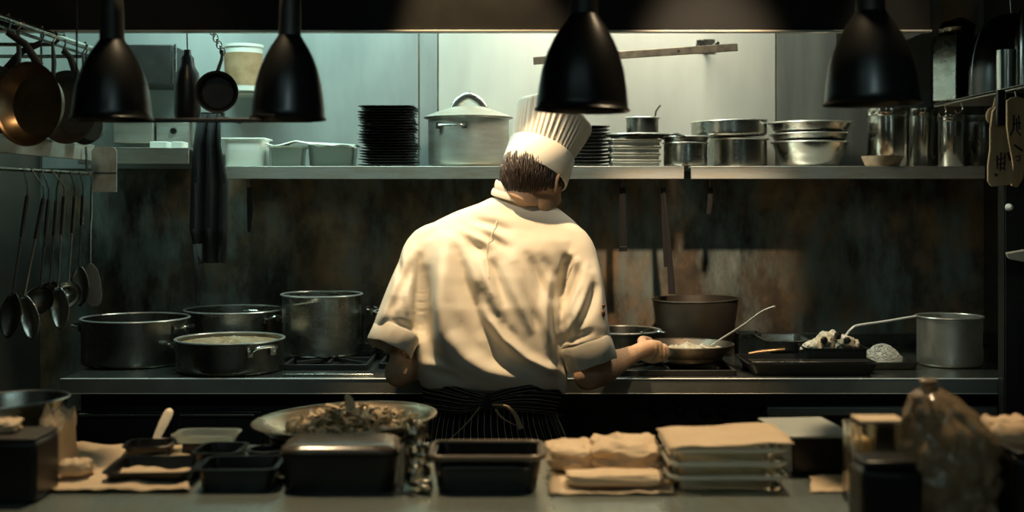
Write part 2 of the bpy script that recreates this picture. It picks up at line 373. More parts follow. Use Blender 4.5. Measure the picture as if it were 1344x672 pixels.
# ================================================================ KITCHEN WARE
rimsteel = mat('lit_rim_steel', (.72, .72, .65), .8, .32)  # brighter than the pot steel, paints rims as lit from above
def vessel(name, label, cat, x, y, z, r, h, mt, rb=None, lip=.006, t=.003, handles=None, ladle=None, tilt=0, group=None, roundb=.012, n=48, rim=True, hm=None):
    """round pot, pan or bowl: body, rolled rim, loop handles"""
    rb = rb or r; T = thing(name, label, cat, (x, y, z), group)
    pr = [(0, 0), (rb-roundb, 0)]
    for q in range(1, 5): a = PI/2*q/4; pr.append((rb-roundb+roundb*math.sin(a), roundb-roundb*math.cos(a)))
    for q in range(1, 6): u = q/5; pr.append((rb+(r-rb)*(u**.8), roundb+(h-roundb)*u))
    inn = [(p[0]-t, max(p[1], t)) for p in reversed(pr[2:])]; inn[0] = (r-t, h)
    pr2 = pr+inn+[(0, t)]
    M = Matrix.Rotation(tilt, 3, 'Y')
    o = G().lathe(pr2, (x, y, z), n, M).obj('vessel_body', mt, T)
    if rim:
        g = G(); pts = []
        cr = (lip+t)/2+.0008; cc = r+(lip-t)/2
        g.lathe([(cc+cr*math.cos(PI*2*q/10), h+.62*cr*math.sin(PI*2*q/10)) for q in range(11)], (x, y, z), n, M).obj('rim', rimsteel if mt in (steel, steel_b, steel_d, alu) else mt, T)
    for i, (an, hz, wd, rise) in enumerate(handles or []):
        d = Vector((math.cos(an), math.sin(an), 0)); s = Vector((-d.y, d.x, 0)); c = Vector((x, y, z+hz))
        rr = r*(1-.0) if rb == r else rb+(r-rb)*(hz/h)
        p = [c+d*(rr-.002)-s*wd/2, c+d*(rr+.018)-s*wd/2+Vector((0, 0, rise*.5)), c+d*(rr+.032)-s*wd/3+Vector((0, 0, rise)), c+d*(rr+.032)+s*wd/3+Vector((0, 0, rise)), c+d*(rr+.018)+s*wd/2+Vector((0, 0, rise*.5)), c+d*(rr-.002)+s*wd/2]
        g = G().tube(smooth_path(p, 20), .0042, 8)
        for q in (-1, 1): g.box(c+d*(rr+.001)+s*q*wd/2, (.006, .02, .022), rz=an)
        g.obj('handle', hm or steel_b, T)
    return T
def at(px, Y): return (px-672)*Y/F
def hz(py, Y): return CZ-(py-HZ)*Y/F
def pot(name, label, cat, pxl, pxr, pyr, Y, z, mt, **k):
    x = at((pxl+pxr)/2, Y); r = m_((pxr-pxl)/2, Y)
    return vessel(name, label, cat, x, Y, z, r, hz(pyr, Y)-z, mt, **k)
# --- left of the chef
pot('cooking_pot', 'wide empty steel pot furthest left on the stove counter', 'pot', 110, 246, 417, 4.07, .9, steel_d, handles=[(PI, .12, .08, .01), (-.3, .12, .07, .01)])
B = pot('cooking_pot', 'steel pot with a spoon lying across its rim, behind the soup pot', 'pot', 244, 370, 406, 4.36, .9, steel, handles=[(-.45, .125, .08, .012)])
C = pot('cooking_pot', 'low steel pot full of brown soup at the counter edge', 'pot', 233, 371, 444, 3.90, .9, steel_d, handles=[(-.75, .07, .085, .02), (PI-.2, .07, .07, .01)])
pot('stock_pot', 'tall steel stock pot standing on the burner left of the chef', 'pot', 371, 474, 386, 4.17, .918, steel, handles=[(PI*.5, .16, .08, .01)])
pot('cooking_pot', 'steel pot mostly hidden behind the chef with handles poking out left', 'pot', 492, 600, 408, 4.22, .918, steel, handles=[(PI-.25, .14, .08, .012), (PI, .03, .07, .005)])
# the soup
c = Vector((at(302, 3.9), 3.9, 0)); rs = m_(69, 3.9)-.006; zsu = hz(444, 3.9)-.012
def lumpy_disc(c, r, z, amp, sc, n=26, dome=0, seed=0, thick=.01):
    g = G(); rings = []
    for i in range(n+1):
        rr = r*i/n; row = []
        for j in range(48):
            a = 2*PI*j/48; p = Vector((c.x+rr*math.cos(a), c.y+rr*math.sin(a), 0)); e = min(1, (1-i/n)*6)
            hgt = noise.noise(Vector((p.x*sc, p.y*sc, seed)))*amp+noise.noise(Vector((p.x*sc*2.7, p.y*sc*2.7, seed+5)))*amp*.5
            row.append(Vector((p.x, p.y, z+hgt*e+dome*(1-(i/n)**2))))
        rings.append(row)
    rings.append([Vector((p.x, p.y, z-thick)) for p in rings[-1]])
    g.loft(rings[1:], cap=True); return g
soupm = mat('brown_soup', (.38, .22, .10), 0, .3, col2=(.55, .42, .27), nscale=28, spec=.6)
tagit(lumpy_disc(c, rs, zsu, .010, 42, seed=3).obj('soup', soupm), 'thick brown soup with pale lumps filling the low steel pot', 'soup', kind='stuff')
# spoon across pot B
def utensil(name, label, cat, pts, r, mt, head=None, group=None, hm=None):
    T = thing(name, label, cat, pts[0], group)
    G().tube(smooth_path(pts, 24), r, 8, flat=.6).obj('shaft', mt, T)
    return T
T = utensil('cooking_spoon', 'long steel spoon lying across the rim of the back left pot', 'spoon', [W(345, 407, 4.19), W(378, 401, 4.04), W(420, 395, 3.92)], .0045, steel_b)
p = W(330, 407, 4.28); G().ball(p, (.035, .022, .006)).obj('spoon_bowl', steel_b, T)

# --- right of the chef
Fp = pot('frying_pan', 'steel saute pan right beside the chef, behind the pan he holds', 'pan', 768, 866, 433, 4.25, .918, steel_d, rb=m_(42, 4.25))
Y = 4.05
G().tube(smooth_path([W(842, 436, 4.13), W(856, 431, 4.05), W(862, 434, 4.0), W(872, 436, 3.98)], 16), [.006]*17, 8, flat=.5).obj('handle', steel_b, Fp)
H = pot('cooking_pot', 'big dark blackened pot at the wall behind the food pan', 'pot', 858, 970, 392, 4.36, .904, mat('blackened_pot', (.075, .070, .058), .6, .48, col2=(.12, .09, .06), nscale=7), rb=m_(46, 4.36), tilt=-.02, roundb=.03, lip=.004)
# pan held by the chef
gx, gy, gz = at(902, 3.97), 3.97, .918
gr = m_(60, 3.97); gh = hz(451, 3.97)-gz
GP = vessel('frying_pan', 'scorched steel frying pan with pale food held by the chef', 'pan', gx, gy, gz, gr, gh, mat('scorched_pan', (.26, .20, .14), .85, .42, col2=(.13, .10, .075), nscale=12), rb=gr*.78, roundb=.02, lip=.003)
hd = Vector((.4275-gx, 3.80-gy, 0)).normalized()
HA = Vector((gx, gy, gz+gh-.004))+hd*(gr-.004); HB = HA+hd*.17+Vector((0, 0, .016))
G().tube(smooth_path([HA-Vector((0, 0, .012)), HA+hd*.02, HA.lerp(HB, .5), HB], 16), [.011]*17, 12, flat=.55, up=(0, 0, 1)).obj('handle', steel_d, GP)
foodm = mat('creamy_food', (.72, .62, .47), 0, .5, col2=(.55, .40, .22), nscale=40)
tagit(lumpy_disc(Vector((gx+.02, gy-.0, 0)), gr*.70, gz+gh-.022, .016, 30, dome=.012, seed=9, thick=.012).obj('sauteed_food', foodm), 'pale creamy food in the pan the chef is holding', 'food', kind='stuff')
T = thing('wooden_spatula', 'long pale wooden spatula standing up out of the held pan', 'spatula', W(938, 452, 3.93))
G().tube(smooth_path([W(934, 454, 3.93), W(945, 446, 3.91), W(975, 427, 3.86), W(1000, 409, 3.82), W(1017, 402, 3.80)], 20), [.007, .007, .006]+[.0052]*18, 10, flat=.6).obj('shaft', mat('pale_spatula', (.70, .66, .54), 0, .5), T)
p = W(928, 457, 3.94); G().ball(p, (.025, .012, .004), Matrix.Rotation(.35, 3, 'Y')).obj('blade', MATS['pale_spatula'], T)
def hotel_pan(name, label, cat, c, d, mt, rz=0, t=.003, lip=.008, taper=.9, group=None, r=.02, parent_only=False):
    """open rectangular pan with rounded corners, bottom centre c, outer size d"""
    T = thing(name, label, cat, c, group, rz=0); n = 6
    def ring(w, dd, z, rr):
        out = []
        for cx, cy, a0 in ((1, 1, 0), (-1, 1, PI/2), (-1, -1, PI), (1, -1, 1.5*PI)):
            for q in range(n+1):
                a = a0+PI/2*q/n; out.append((cx*(w/2-rr)+rr*math.cos(a), cy*(dd/2-rr)+rr*math.sin(a)))
        M = Matrix.Rotation(rz, 2)
        res = []
        for p in out:
            v = M @ Vector(p); res.append(Vector((c[0]+v.x, c[1]+v.y, c[2]+z)))
        return res
    w, dd, h = d
    rings = [ring(w*taper, dd*taper, 0, r*.8), ring(w*taper+.004, dd*taper+.004, .004, r*.9), ring(w, dd, h, r), ring(w+2*lip, dd+2*lip, h, r+lip), ring(w+2*lip, dd+2*lip, h+.0025, r+lip), ring(w-2*t, dd-2*t, h+.0025, r-t), ring(w*taper-2*t, dd*taper-2*t, t, r*.8)]
    G().loft(rings).obj('pan_body', mt, T)
    return T
def on(px, py, Y): return (at(px, Y), Y, hz(py, Y))
# tray with things to the right
TR = hotel_pan('roasting_tray', 'black oven tray at the counter edge right of the chef', 'tray', (at(1057, 3.88), 3.88, .9), (.40, .235, .036), mat('dark_tray', (.035, .035, .03), .6, .35), lip=.006)
t = hotel_pan('oven_dish', 'dark square tin filled with creamy food on the black tray', 'tin', (at(1092, 3.93), 3.93, .9035), (.195, .14, .068), mat('dark_tin', (.03, .03, .026), .5, .4), lip=.003, taper=.95)
# food in dish
def chunk(c, r, seed, flat=.5):
    g = G().ball((0, 0, 0), 1, n=16, m=10); vs = []
    for v in g.v:
        k = 1+.35*noise.noise(v*1.6+Vector((seed*3.1, seed, 0))); vs.append(Vector(c)+Vector((v.x*r[0]*k, v.y*r[1]*k, v.z*r[2]*k)))
    g.v = vs; return g
creamm = mat('white_cream', (.80, .70, .54), 0, .45, col2=(.66, .50, .30), nscale=30)
g = G()
for i in range(24):
    px = 1058+R.random()*70; k = 1-abs(px-1092)/45
    c = Vector((at(px, 3.93), 3.93+R.uniform(-.045, .045), .972+k*.036*R.random()))
    h2 = chunk((0, 0, 0), (.030, .018, .011+.01*R.random()), i); M = Matrix.Rotation(R.uniform(-.6, .6), 3, 'Y') @ Matrix.Rotation(R.uniform(0, 3), 3, 'Z')
    g.add([c+M @ v for v in h2.v], h2.f)
tagit(g.obj('creamy_slices', creamm), 'heap of creamy white slices in the dark square tin', 'food', kind='stuff')
for i, (px, py) in enumerate(((1100, 440), (1112, 447), (1082, 447))):
    k = chunk(W(px, py, 3.87), (.011, .010, .012), 40+i)
    tagit(k.obj('dark_olive', mat('olive_black', (.02, .016, .012), 0, .3)), ('highest', 'rightmost', 'leftmost')[i]+' of the three small dark morsels on the creamy slices', 'olive', 'dark morsels on the cream')
# steel pan with bright corner
hotel_pan('steel_tin', 'shallow steel tin with a bright corner behind the black oven tray', 'tin', (at(1027, 4.12), 4.12, .9), (.15, .20, hz(443, 4.12)-.902), steel, lip=.005)
hotel_pan('steel_tin', 'small upright grey tin between the spatula and the dark pot', 'tin', (at(981, 4.25), 4.25, .9), (.08, .09, hz(436, 4.25)-.902), steel_d, lip=.003, r=.008)
# skillet lying in the tray, handle to the left
T = thing('skillet', 'flat steel skillet lying in the black tray with its handle left', 'pan', (at(1075, 3.84), 3.84, .94))
G().box((at(1062, 3.80), 3.80, .9425), (.37, .07, .004)).obj('plate', steel_d, T, bevel=.001)
G().tube([W(982, 464, 3.80), W(1000, 461, 3.80), W(1030, 458, 3.80)], [.007, .009, .008], 10, flat=.6).obj('handle', brass, T)
# rice tray
T = hotel_pan('steel_tray', 'small steel tray with a mound of rice left of the tall pot', 'tray', (at(1165, 3.98), 3.98, .9), (.155, .16, .022), steel_d, lip=.006, taper=.93)
ricem = mat('cooked_rice', (.78, .76, .64), 0, .6, bump=1, bscale=240)
g = lumpy_disc(Vector((at(1158, 4.0), 4.0, 0)), .062, .924, .006, 90, dome=.045, seed=4, thick=.018)
for i in range(700):
    a = R.uniform(0, 2*PI); q = .060*math.sqrt(R.random()); zz = .924+.045*(1-(q/.062)**2)+.002
    M = Matrix.Rotation(R.uniform(0, PI), 3, 'Z') @ Matrix.Rotation(R.uniform(-.6, .6), 3, 'Y')
    g.ball((at(1158, 4.0)+q*math.cos(a), 4.0+q*math.sin(a), zz), (.0042, .0018, .0018), M, 5, 4)
tagit(g.obj('rice', ricem), 'mound of white rice on the small steel tray', 'rice', kind='stuff')
# ladle
T = thing('ladle', 'steel ladle propped from the cream tin to the tall right pot', 'ladle', W(1112, 438, 3.93))
G().tube(smooth_path([W(1110, 440, 3.92), W(1117, 432, 3.92), W(1126, 427, 3.93), W(1160, 422, 3.95), W(1202, 415, 3.98)], 24), .0046, 8, flat=.8).obj('shaft', glintm, T)
G().lathe([(0, -.018), (.014, -.014), (.02, 0), (.018, 0), (.012, -.012), (0, -.016)], W(1108, 441, 3.92), 20).obj('ladle_bowl', steel_b, T)
pot('tall_pot', 'straight sided steel pot at the right end of the counter', 'pot', 1205, 1287, 415, 4.02, .9, alu, handles=[(PI*.45, .13, .05, .01)])

# ---------------------------------------------------------------- on the wall shelves
zS = zt+.0002
def canister(name, label, cat, pxl, pxr, pyt, Y, mt, z=None, lid=True, group=None, **k):
    z = zS if z is None else z
    x = at((pxl+pxr)/2, Y); r = m_((pxr-pxl)/2, Y); h = hz(pyt, Y)-z
    T = thing(name, label, cat, (x, Y, z), group)
    G().lathe([(0, 0), (r-.002, 0), (r, .003), (r, h*.85), (r, h), (r-.002, h), (r-.002, .004), (0, .004)], (x, Y, z), 40).obj('canister_body', mt, T)
    if lid:
        G().lathe([(r+.0015, h*.87), (r+.003, h*.87+.002), (r+.003, h), (r-.001, h+.003), (0, h+.003)], (x, Y, z), 40).obj('lid_band', mt, T)
    return T
# white tub and clear containers
def tub(name, label, pxl, pxr, pyt, Y, d, mt, lidm=None, lidh=.006, taper=.9, group=None, tilt=0):
    x = at((pxl+pxr)/2, Y); w = m_(pxr-pxl, Y); h = hz(pyt, Y)-zS
    T = hotel_pan(name, label, 'container', (x, Y, zS), (w-.012, d, h-lidh), mt, taper=taper, lip=.003, group=group, t=.0015)
    if lidm: G().box((x, Y, zS+h-lidh/2+.0026), (w+.004, d+.01, lidh), ry=tilt).obj('lid', lidm, T, bevel=.002)
    return T
tub('plastic_tub', 'square white plastic tub at the left end of the long shelf', 297, 352, 183, 4.34, .13, whitep, whitep, taper=.93)
tub('clear_container', 'cloudy clear container with white lid beside the white tub', 356, 402, 193, 4.33, .12, clear, whitep)
tub('clear_container', 'cloudy clear container with white lid left of the black plate stack', 405, 470, 190, 4.38, .13, clear, whitep, tilt=.05)
g = G(); rings = []
for i in range(13):
    row = []
    for j in range(9):
        px = 352+118*i/12; row.append(Vector((at(px, 4.30), 4.24+.1*j/8, hz(189+3*math.sin(i*1.1)+(4 if i > 8 else 0), 4.3)+.006*noise.noise(Vector((i*.5, j*.5, 2))))))
    rings.append(row)
g.loft(rings, cap=False, closed=False); o = g.obj('paper_sheet', whitep); o.modifiers.new('s', 'SOLIDIFY').thickness = .001
tagit(o, 'white paper sheet lying over the clear containers on the shelf', 'paper')
# plate stacks
def plate(name, label, group, w, h=.0085):
    T = thing(name, label, 'plate', (0, 0, 0), group)
    def ring(s, z, rr=.03):
        out = []
        for cx, cy, a0 in ((1, 1, 0), (-1, 1, PI/2), (-1, -1, PI), (1, -1, 1.5*PI)):
            for q in range(5):
                a = a0+PI/2*q/4; k = w/2*s; rr2 = rr*s; out.append(Vector((cx*(k-rr2)+rr2*math.cos(a), cy*(k-rr2)+rr2*math.sin(a), z)))
        return out
    G().loft([ring(.62, 0), ring(.7, .001), ring(1, h-.002), ring(1.005, h), ring(.98, h), ring(.68, .003), ring(.6, .0025)]).obj('dish', blackm, T, raw=True)
    return T
def stack(px, Y, w, n, dz, lab, grp, z0=zS, jit=.006, lean=0):
    src = plate('black_plate', lab, grp, w); x = at(px, Y)
    for i in range(n):
        o = src if i == 0 else copy_tree(src)
        o['label'] = order_label(i, n, 'black plate', lab)
        o.location = (x+R.uniform(-jit, jit)+lean*math.sin(i*.33), Y+R.uniform(-jit, jit), z0+i*dz); o.rotation_euler.z = R.uniform(-.05, .05)
stack(511, 4.36, .198, 22, .0098, 'the tall stack left of the lidded pot', 'black plates in the tall stack', lean=.004)
stack(765, 4.40, .185, 12, .0125, 'the stack half hidden by the hat', 'black plates behind the hat')
# big lidded pot
Y = 4.41; x = at(615, Y); r = m_(53, Y); hh = hz(156, Y)-zS
T = vessel('lidded_pot', 'large steel pot with domed lid on the shelf left of the chef hat', 'pot', x, Y, zS, r, hh, steel_sh, handles=[(-PI*.62, hh*.82, .10, 0), (PI*.35, hh*.82, .08, .0)], hm=steel, roundb=.025)
L = G().lathe([(r+.014, hh+.001), (r+.016, hh+.004), (r+.01, hh+.008), (r*.75, hh+.026), (r*.45, hh+.040), (r*.2, hh+.046), (0, hh+.048), (0, hh+.044), (r*.45, hh+.036), (r*.9, hh+.008), (r+.014, hh+.001)], (x, Y, zS), 48).obj('lid', steel_sh, T)
c = Vector((x, Y, zS+hh+.042))
G().tube(smooth_path([c+Vector((-.055, 0, -.012)), c+Vector((-.035, 0, .022)), c+Vector((0, 0, .040)), c+Vector((.035, 0, .022)), c+Vector((.06, 0, -.012))], 18), .016, 10, flat=.35, up=(0, 1, 0)).obj('lid_handle', steel, L)
# flat aluminium trays
def slab(w, d, h): return G().box((0, 0, h*.30), (w*.94, d*.94, h*.6)).box((0, 0, h*.75), (w, d, h*.42))
grp = 'aluminium tins in the square stack'
src = None
for i in range(4):
    if src is None:
        src = thing('aluminium_tin', 'flat aluminium tin in the square stack right of the chef hat', 'tin', (0, 0, 0), grp)
        slab(.172, .17, .0235).obj('tin_body', alu, src, bevel=.003, raw=True)
        G().box((0, 0, .0222), (.178, .176, .003)).obj('rim', alu, src, bevel=.001, raw=True); o = src
    else: o = copy_tree(src)
    o['label'] = order_label(i, 4, 'flat aluminium tin', 'the stack under the frying pan')
    o.location = (at(832, 4.34)+R.uniform(-.002, .002), 4.34, zS+i*.0242); o.rotation_euler.z = R.uniform(-.015, .015)
z4 = zS+4*.0242
T = vessel('frying_pan', 'shallow dark frying pan lying on the square tin stack', 'pan', at(838, 4.36), 4.36, z4, m_(44, 4.36), .018, steel_d, rb=m_(36, 4.36), roundb=.008)
G().tube([(at(876, 4.3), 4.31, z4+.013), (at(890, 4.24), 4.25, z4+.016), (at(897, 4.24), 4.22, z4+.006)], .007, 8, flat=.6).obj('handle', iron, T)
T = vessel('saucepan', 'small dark saucepan on the frying pan right of the chef hat', 'pan', at(843, 4.36), 4.36, z4+.0035, m_(21, 4.36), hz(155, 4.36)-z4-.0035, steel_d)
T2 = thing('small_ladle', 'small curved dark ladle handle rising from the little saucepan', 'ladle', (at(858, 4.36), 4.36, z4+.006))
G().tube(smooth_path([(at(850, 4.36), 4.36, z4+.03), (at(859, 4.36), 4.36, hz(158, 4.36)), (at(861, 4.36), 4.36, hz(146, 4.36)), (at(867, 4.36), 4.36, hz(138, 4.36))], 14), .003, 8).obj('shaft', steel_d, T2)
G().ball((at(849, 4.36), 4.36, z4+.026), (.016, .014, .012)).obj('ladle_bowl', steel_d, T2)
# pans, tins and bowls
pot('steel_pan', 'lower round steel pan next to the square tin stack', 'pan', 871, 928, 188, 4.33, zS, steel, lip=.004)
pot('steel_pan', 'thin steel pan nested on the small round pan by the tins', 'pan', 869, 930, 180, 4.33, hz(190, 4.33)+.004, steel_d, rb=m_(27, 4.33), lip=.004, roundb=.004)
pot('cake_tin', 'lower cake tin under the wide tin on the right shelf', 'tin', 936, 1006, 183, 4.42, zS, steel_d, lip=.008)
pot('cake_tin', 'wide round cake tin tilted on top of the smaller tin', 'tin', 908, 1006, 160, 4.43, hz(182, 4.43)+.006, steel, tilt=-.03, lip=.003)
pot('mixing_bowl', 'bottom steel bowl of the nested three on the right shelf', 'bowl', 1014, 1112, 187, 4.42, zS, steel_b, rb=m_(40, 4.42), roundb=.03, lip=.005, n=56)
pot('mixing_bowl', 'middle steel bowl of the nested three on the right shelf', 'bowl', 1013, 1113, 176, 4.42, zS+.048, steel, rb=m_(36, 4.42), roundb=.02, lip=.005, tilt=-.015)
pot('mixing_bowl', 'top steel bowl of the nested three on the right shelf', 'bowl', 1011, 1116, 162, 4.42, zS+.082, steel, rb=m_(38, 4.42), roundb=.015, lip=.007)
canister('steel_canister', 'shiny steel canister behind the small tan bowl', 'canister', 1139, 1192, 143, 4.40, steel_b)
canister('steel_canister', 'slim steel canister squeezed between the two wide ones', 'canister', 1192, 1230, 143, 4.52, steel_b)
canister('steel_canister', 'steel canister at the right end of the shelf by the paddles', 'canister', 1232, 1266, 151, 4.36, steel_b)
canister('steel_canister', 'dark steel canister in the corner right end of the shelf', 'canister', 1268, 1308, 152, 4.46, steel_d)
vessel('tan_bowl', 'small tan bowl at the shelf edge before the canister', 'bowl', at(1158, 4.26), 4.26, zS, m_(27, 4.26), .036, mat('tan_clay', (.45, .30, .18), 0, .5, col2=(.60, .45, .30), nscale=30), rb=m_(23, 4.26), t=.004, rim=False)
# dark things hanging below the shelves
def hanging_strip(label, pts, w, name='hanging_spatula', tip=None, hookz=None, cat='spatula'):
    T = thing(name, label, cat, pts[0]); G().tube(pts, w, 8, flat=.22, up=(0, 1, 0)).obj('shaft', black_cloth, T)
    G().tube([pts[0], Vector((pts[0].x, pts[0].y, zt-.0085))], .0025, 6).obj('hook', steel_d, T)
    return T
Yh = 4.28
hanging_strip('short black strap hanging under the left end of the long shelf', [W(327, 246, Yh), W(328, 275, Yh), W(327, 305, Yh)], [.008, .010, .006], 'hanging_strap', cat='strap')
T = hanging_strip('flat black bar hanging right of the chef shoulder below the shelf', [W(817, 246, Yh), W(817, 300, Yh), W(818, 330, Yh)], [.011, .013, .014])
G().box(W(818, 324, Yh-.004), (.024, .003, .003)).obj('rivet_line', steel, T)
T = hanging_strip('long dark tongs hanging above the big blackened pot', [W(870, 246, Yh), W(872, 300, Yh), W(877, 350, Yh)], [.007, .009, .015], 'hanging_tongs', cat='tongs')
G().tube([W(871, 246, Yh-.006), W(877, 310, Yh-.006), W(882, 386, Yh-.006)], [.005, .008, .013], 8, flat=.3, up=(0, 1, 0)).obj('arm', black_cloth, T)
hanging_strip('short black handle hanging at the gap between the two shelves', [W(932, 246, Yh), W(932, 265, Yh), W(930, 281, Yh)], [.009, .009, .007])

# ================================================================ LAMPS OVER THE PASS
def lamp(label, pxc, pxl, pxr, pyb, pyt, Y, tilt=0):
    x = at(pxc, Y); r = m_((pxr-pxl)/2, Y); zb = hz(pyb, Y); H = hz(pyt, Y)-zb
    T = thing('pendant_lamp', label, 'lamp', (x, Y, zb))
    M = Matrix.Rotation(tilt, 3, 'Y')
    pr = [(r*1.02, 0), (r*1.03, .004), (r*.985, .008), (r*.975, .02), (r*.95, H*.22), (r*.885, H*.42), (r*.77, H*.60), (r*.64, H*.74), (r*.50, H*.86), (r*.38, H*.94), (r*.30, H)]
    pr += [(r*.28, H-.003)]+[(a-.003, b-.003) for a, b in reversed(pr[3:-1])]+[(r*1.0, .001), (r*1.02, 0)]
    G().lathe(pr, (x, Y, zb), 56, M).obj('shade', lampm, T, ang=50)
    k = M @ Vector((0, 0, H)); c = Vector((x, Y, zb))+k
    G().lathe([(0, 0), (r*.31, 0), (r*.29, .07), (r*.27, .10), (.018, .112), (.014, .14), (0, .14)], c-M @ Vector((0, 0, .012)), 24, M).obj('socket', iron, T)
    G().tube(smooth_path([c+M @ Vector((0, 0, .09)), c+Vector((.01, 0, .2)), c+Vector((-.004, 0, .34)), Vector((c.x, Y, ZC))], 16), .0065, 8).obj('cord', iron, T)
    bl = G().ball(Vector((x, Y, zb))+M @ Vector((0, 0, H*.45)), (.03, .03, .04)).obj('bulb', whitep, T)
    return T
Yl = 2.62
lamp('leftmost of the four black pendant lamps over the counter', 147, 96, 200, 158, 52, Yl)
lamp('second from left of the four black pendant lamps, by the brown tub', 378, 330, 427, 157, 46, Yl, .02)
lamp('black pendant lamp covering the top of the chef hat', 764, 704, 826, 146, 18, Yl-.1, .02)
lamp('rightmost black pendant lamp, above the steel canisters', 1145, 1084, 1208, 137, 14, Yl-.1, -.02)
# dark rail between the left lamps
a, b = W(96, 158, 2.9), W(408, 158, 2.9)
t = thing('lamp_rail', 'thin dark rail running between the two left lamps', 'rail', a)
G().box((a+b)/2, (b.x-a.x, .05, .008)).obj('rail_bar', iron, t, bevel=.002)
for q in (.015, .93):
    p = a.lerp(b, q); G().tube([p, Vector((p.x, p.y, ZC))], .0025, 6).obj('hanger', iron, t)

# ================================================================ LEFT SIDE RACK
t = thing('pot_rail', 'thin steel pot rail along the top left wall with hooks', 'rail', ((125-672)*3.9/F, 3.9, 1.9375))
xa = (125-672)*3.9/F; zr_ = CZ+200*3.9/F-.014
G().tube([(xa, 2.6, zr_), (xa, 3.92, zr_)], .009, 10).obj('rail_bar', steel, t)
G().tube([(xa-.02, 2.6, zr_-.018), (xa-.02, 3.92, zr_-.018)], .005, 8).obj('rail_bar', steel_d, t)
for Y in (2.9, 3.6, 3.9): G().tube([(xa, Y, zr_), (xa-.02, Y, zr_-.02), (XL, Y, zr_-.02)], .006, 8).obj('wall_arm', steel_d, t)
def railx(px): return (xa*F)/(px-672)      # Y on the rail for a column
def hung_pan(label, px, py, rpx, Y, mt, hookpx, rot=0, depth=.045):
    c = W(px, py, Y); r = m_(rpx, Y); T = thing('hanging_pan', label, 'pan', c-Vector((0, 0, r)))
    M = Matrix.Rotation(rot, 3, 'Z') @ Matrix.Rotation(PI/2, 3, 'X')        # axis towards the camera
    pr = [(0, 0), (r*.72, 0), (r*.80, -.004), (r*.97, -depth*.9), (r, -depth), (r*1.04, -depth), (r*.96, -depth*.86), (r*.76, -.007), (0, -.004)]
    pr = [(a, -b) for a, b in pr]
    G().lathe(pr, c, 48, M).obj('pan_body', mt, T)
    G().lathe([(r*.50, -.001), (r*.54, -.003), (r*.58, -.001), (r*.54, 0), (r*.5, -.001)], c, 48, M).obj('base_ring', mt, T)
    Yr = railx(hookpx) if False else 0
    top = Vector((xa, max(2.65, min(3.88, Y)), zr_)); p0 = c+Vector((0, 0, r*.97))
    p1 = c.lerp(top, .0)+Vector(((top.x-c.x)*.45, 0, r*1.0+(top.z-c.z-r)*.45)); p2 = Vector((top.x, top.y, top.z-.035))
    G().tube([p0, p1, p2], [.012, .010, .009], 8, flat=.45, up=(0, 1, 0)).obj('handle', iron, T)
    G().tube([p2, p2+Vector((.008, 0, .02)), p2+Vector((.004, 0, .048)), p2+Vector((-.012, 0, .038))], .0028, 6).obj('hook', steel_d, T)
    return T
hung_pan('copper toned pan hanging at the far left above the side shelf', 52, 138, 53, 3.22, brass, 50, -.35)
hung_pan('worn pan hanging nearest the left frame edge behind the copper one', 8, 136, 46, 3.45, steel_d, 10, -.3)
hung_pan('dark pan hanging between the copper toned pan and the first lamp', 100, 142, 46, 3.62, MATS['blackened_pot'], 80, -.3)
hung_pan('shiny pan hanging low behind the leftmost lamp', 122, 166, 24, 3.80, steel_d, 105, -.2)
# hooks with small tools on the rail
for i, (px, py0, py1, lab) in enumerate(((52, 52, 84, 'black handled tool hanging over the copper toned pan'), (80, 55, 82, 'narrow dark tool hanging right of the copper toned pan'), (103, 60, 95, 'short dark tool hanging from the far end of the rail'))):
    Y = min(3.88, 3.3+.25*i); xq = xa; zq = zr_
    T = thing('hanging_tool', lab, 'utensil', (xq, Y, zq-.16))
    G().tube([(xq, Y-.012, zq-.02), (xq+.004, Y-.012, zq-.08), (xq, Y-.012, zq-.16)], [.007, .012, .008], 8, flat=.5).obj('handle', iron, T)
    G().tube([(xq, Y-.012, zq-.02), (xq+.012, Y-.004, zq+.002), (xq, Y+.006, zq+.012)], .0025, 6).obj('hook', steel, T)
